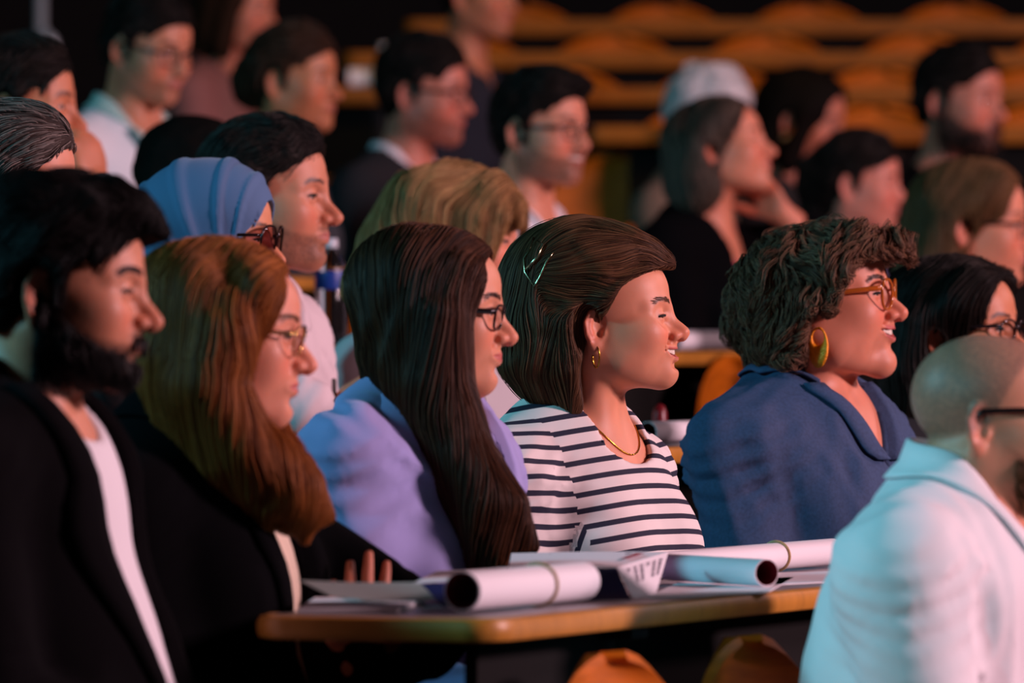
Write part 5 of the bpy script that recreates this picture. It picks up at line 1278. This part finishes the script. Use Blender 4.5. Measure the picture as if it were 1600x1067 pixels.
for i in range(3): leaf('page' if i < 2 else 'cover', [(492 + i, 939 - i * 1.6, 8.72 - .01 * i), (668, 941 - i * 1.6, 8.72), (620, 962 - i * 1.6, 8.34), (466, 960 - i * 1.6, 8.34)], PAPER, t, th=.0014, low=.0022 * (2 - i))
t = booklet('loose white sheets under the small roll on the front desk', at(1120, 932, 8.9), 'sheet', 'paper_sheets')
leaf('sheet', [(1060, 912, 9.40), (1240, 905, 9.6), (1200, 931, 9.02), (1010, 938, 8.83)], PAPER, t)
leaf('sheet', [(1215, 897, 9.78), (1300, 895, 9.85), (1290, 912, 9.40), (1190, 916, 9.28)], PAPER, t)
# a roll and a blue bottle on the far desks
Yd = 20 + .95 * 1 - .40; zd = .86 + .14 + .83 + .002; a, b = at(545, 0, Yd), at(606, 0, Yd); t = bpy.data.objects.new('paper_roll', None); COL.objects.link(t); t['label'] = 'blurred white paper roll on a far desk between the two dark haired heads'; t['category'] = 'paper roll'; t['group'] = 'rolled posters on the desks'
t.location = ((a[0] + b[0]) / 2, Yd, zd + .030); L = (b[0] - a[0]) / 2; MB().lathe([(.024, -L), (.027, -L), (.027, L), (.024, L), (.023, L - .002), (.023, -L + .002), (.024, -L)], (0, 0, 0), 20, np.array([[0, 0, 1], [0, 1, 0], [-1, 0, 0.]]), cap=False).obj('paper_sheet', PAPER, t, angle=40)
MB().tube([(.0 + .0275 * 0, .0275 * math.cos(q), .0275 * math.sin(q)) for q in np.linspace(0, 2 * math.pi, 25)[:-1]], .0014, 6, True).obj('rubber_band', mat('tan_rubber'), t)
Yd = 20.95 - .44; zd = .86 + .14 + .83 + .002; w = at(601, 0, Yd); t = bpy.data.objects.new('blue_bottle', None); COL.objects.link(t); t['label'] = 'small blue bottle on a far desk beside the man with glasses in a dark jacket'; t['category'] = 'bottle'; t.location = (w[0], Yd, zd)
MB().lathe([(.001, 0), (.030, .001), (.032, .01), (.032, .075), (.022, .095), (.014, .10), (.014, .108)], (0, 0, 0), 20).obj('bottle_body', mat('blue_plastic', srgb('3c62b8'), rough=.35), t); MB().lathe([(.016, .105), (.016, .125), (.001, .126)], (0, 0, 0), 16).obj('cap', mat('white_plastic', srgb('c8ccd4'), rough=.4), t)
# water bottle on the third desk
w = on_row(3, 516, -.36); t = bpy.data.objects.new('water_bottle', None); COL.objects.link(t); t['label'] = 'clear plastic water bottle with a blue label behind the man in profile'; t['category'] = 'bottle'; t.location = (w[0], w[1], DESK_Z[3] + .0015)
S_ = 1.0; zt = CAMZ + (HOR - 374) * w[1] / FPX - DESK_Z[3]
prof = [(.001, 0), (.026, .002), (.029, .01), (.029, zt * .54), (.0275, zt * .56), (.0275, zt * .70), (.029, zt * .72), (.024, zt * .80), (.013, zt * .89), (.012, zt * .93)]
MB().lathe(prof, (0, 0, 0), 24).obj('bottle_body', mat('clear_plastic', (.95, .97, 1), rough=.05, trans=1, ior=1.2), t); MB().lathe([(.0285, zt * .55), (.0290, zt * .56), (.0290, zt * .70), (.0285, zt * .71)], (0, 0, 0), 24, cap=False).obj('bottle_label', mat('blue_label', srgb('1c3c90'), rough=.4), t)
MB().lathe([(.0135, zt * .915), (.0140, zt * .92), (.0140, zt * .99), (.012, zt)], (0, 0, 0), 20).obj('cap', mat('white_plastic', srgb('c8ccd4'), rough=.4), t)
# maroon tube standing in for a roll end on the second desk, and the pole at the upper left
o = MB(); w = on_row(2, 1031, -.36); o.lathe([(.001, 0), (.012, .001), (.0135, .02), (.0125, .05), (.008, .062), (.001, .066)], (0, 0, 0), 16); o = o.obj('roll_end_tube', mat('maroon_plastic', srgb('6a141c'), rough=.35)); o.location = (w[0], w[1], DESK_Z[2]); o['label'] = 'dark red rounded tube standing in for a paper roll end behind the striped woman'; o['category'] = 'tube'
w = at(64, 60, 21.5); t = bpy.data.objects.new('microphone_stand', None); COL.objects.link(t); t['label'] = 'pale metal stand with a clamp at the upper left'; t['category'] = 'stand'; t.location = (w[0], w[1], floor_z(6))
h = w[2] - floor_z(6) + .35; MB().tube([(0, 0, .02), (0, 0, h)], .017, 12).obj('pole', mat('pale_metal', srgb('b8c4c8'), rough=.35, metal=.4), t); MB().lathe([(.16, 0), (.16, .02), (.03, .03)], (0, 0, 0), 24).obj('base', STEEL, t, angle=40)
q = h - .35; MB().tube([(.0, 0, q + .02), (.03, 0, q - .01), (.035, 0, q - .05)], .022, 10).obj('clamp', mat('pale_metal'), t)
# ---- people's chairs stand on their steps; done
print('all built')
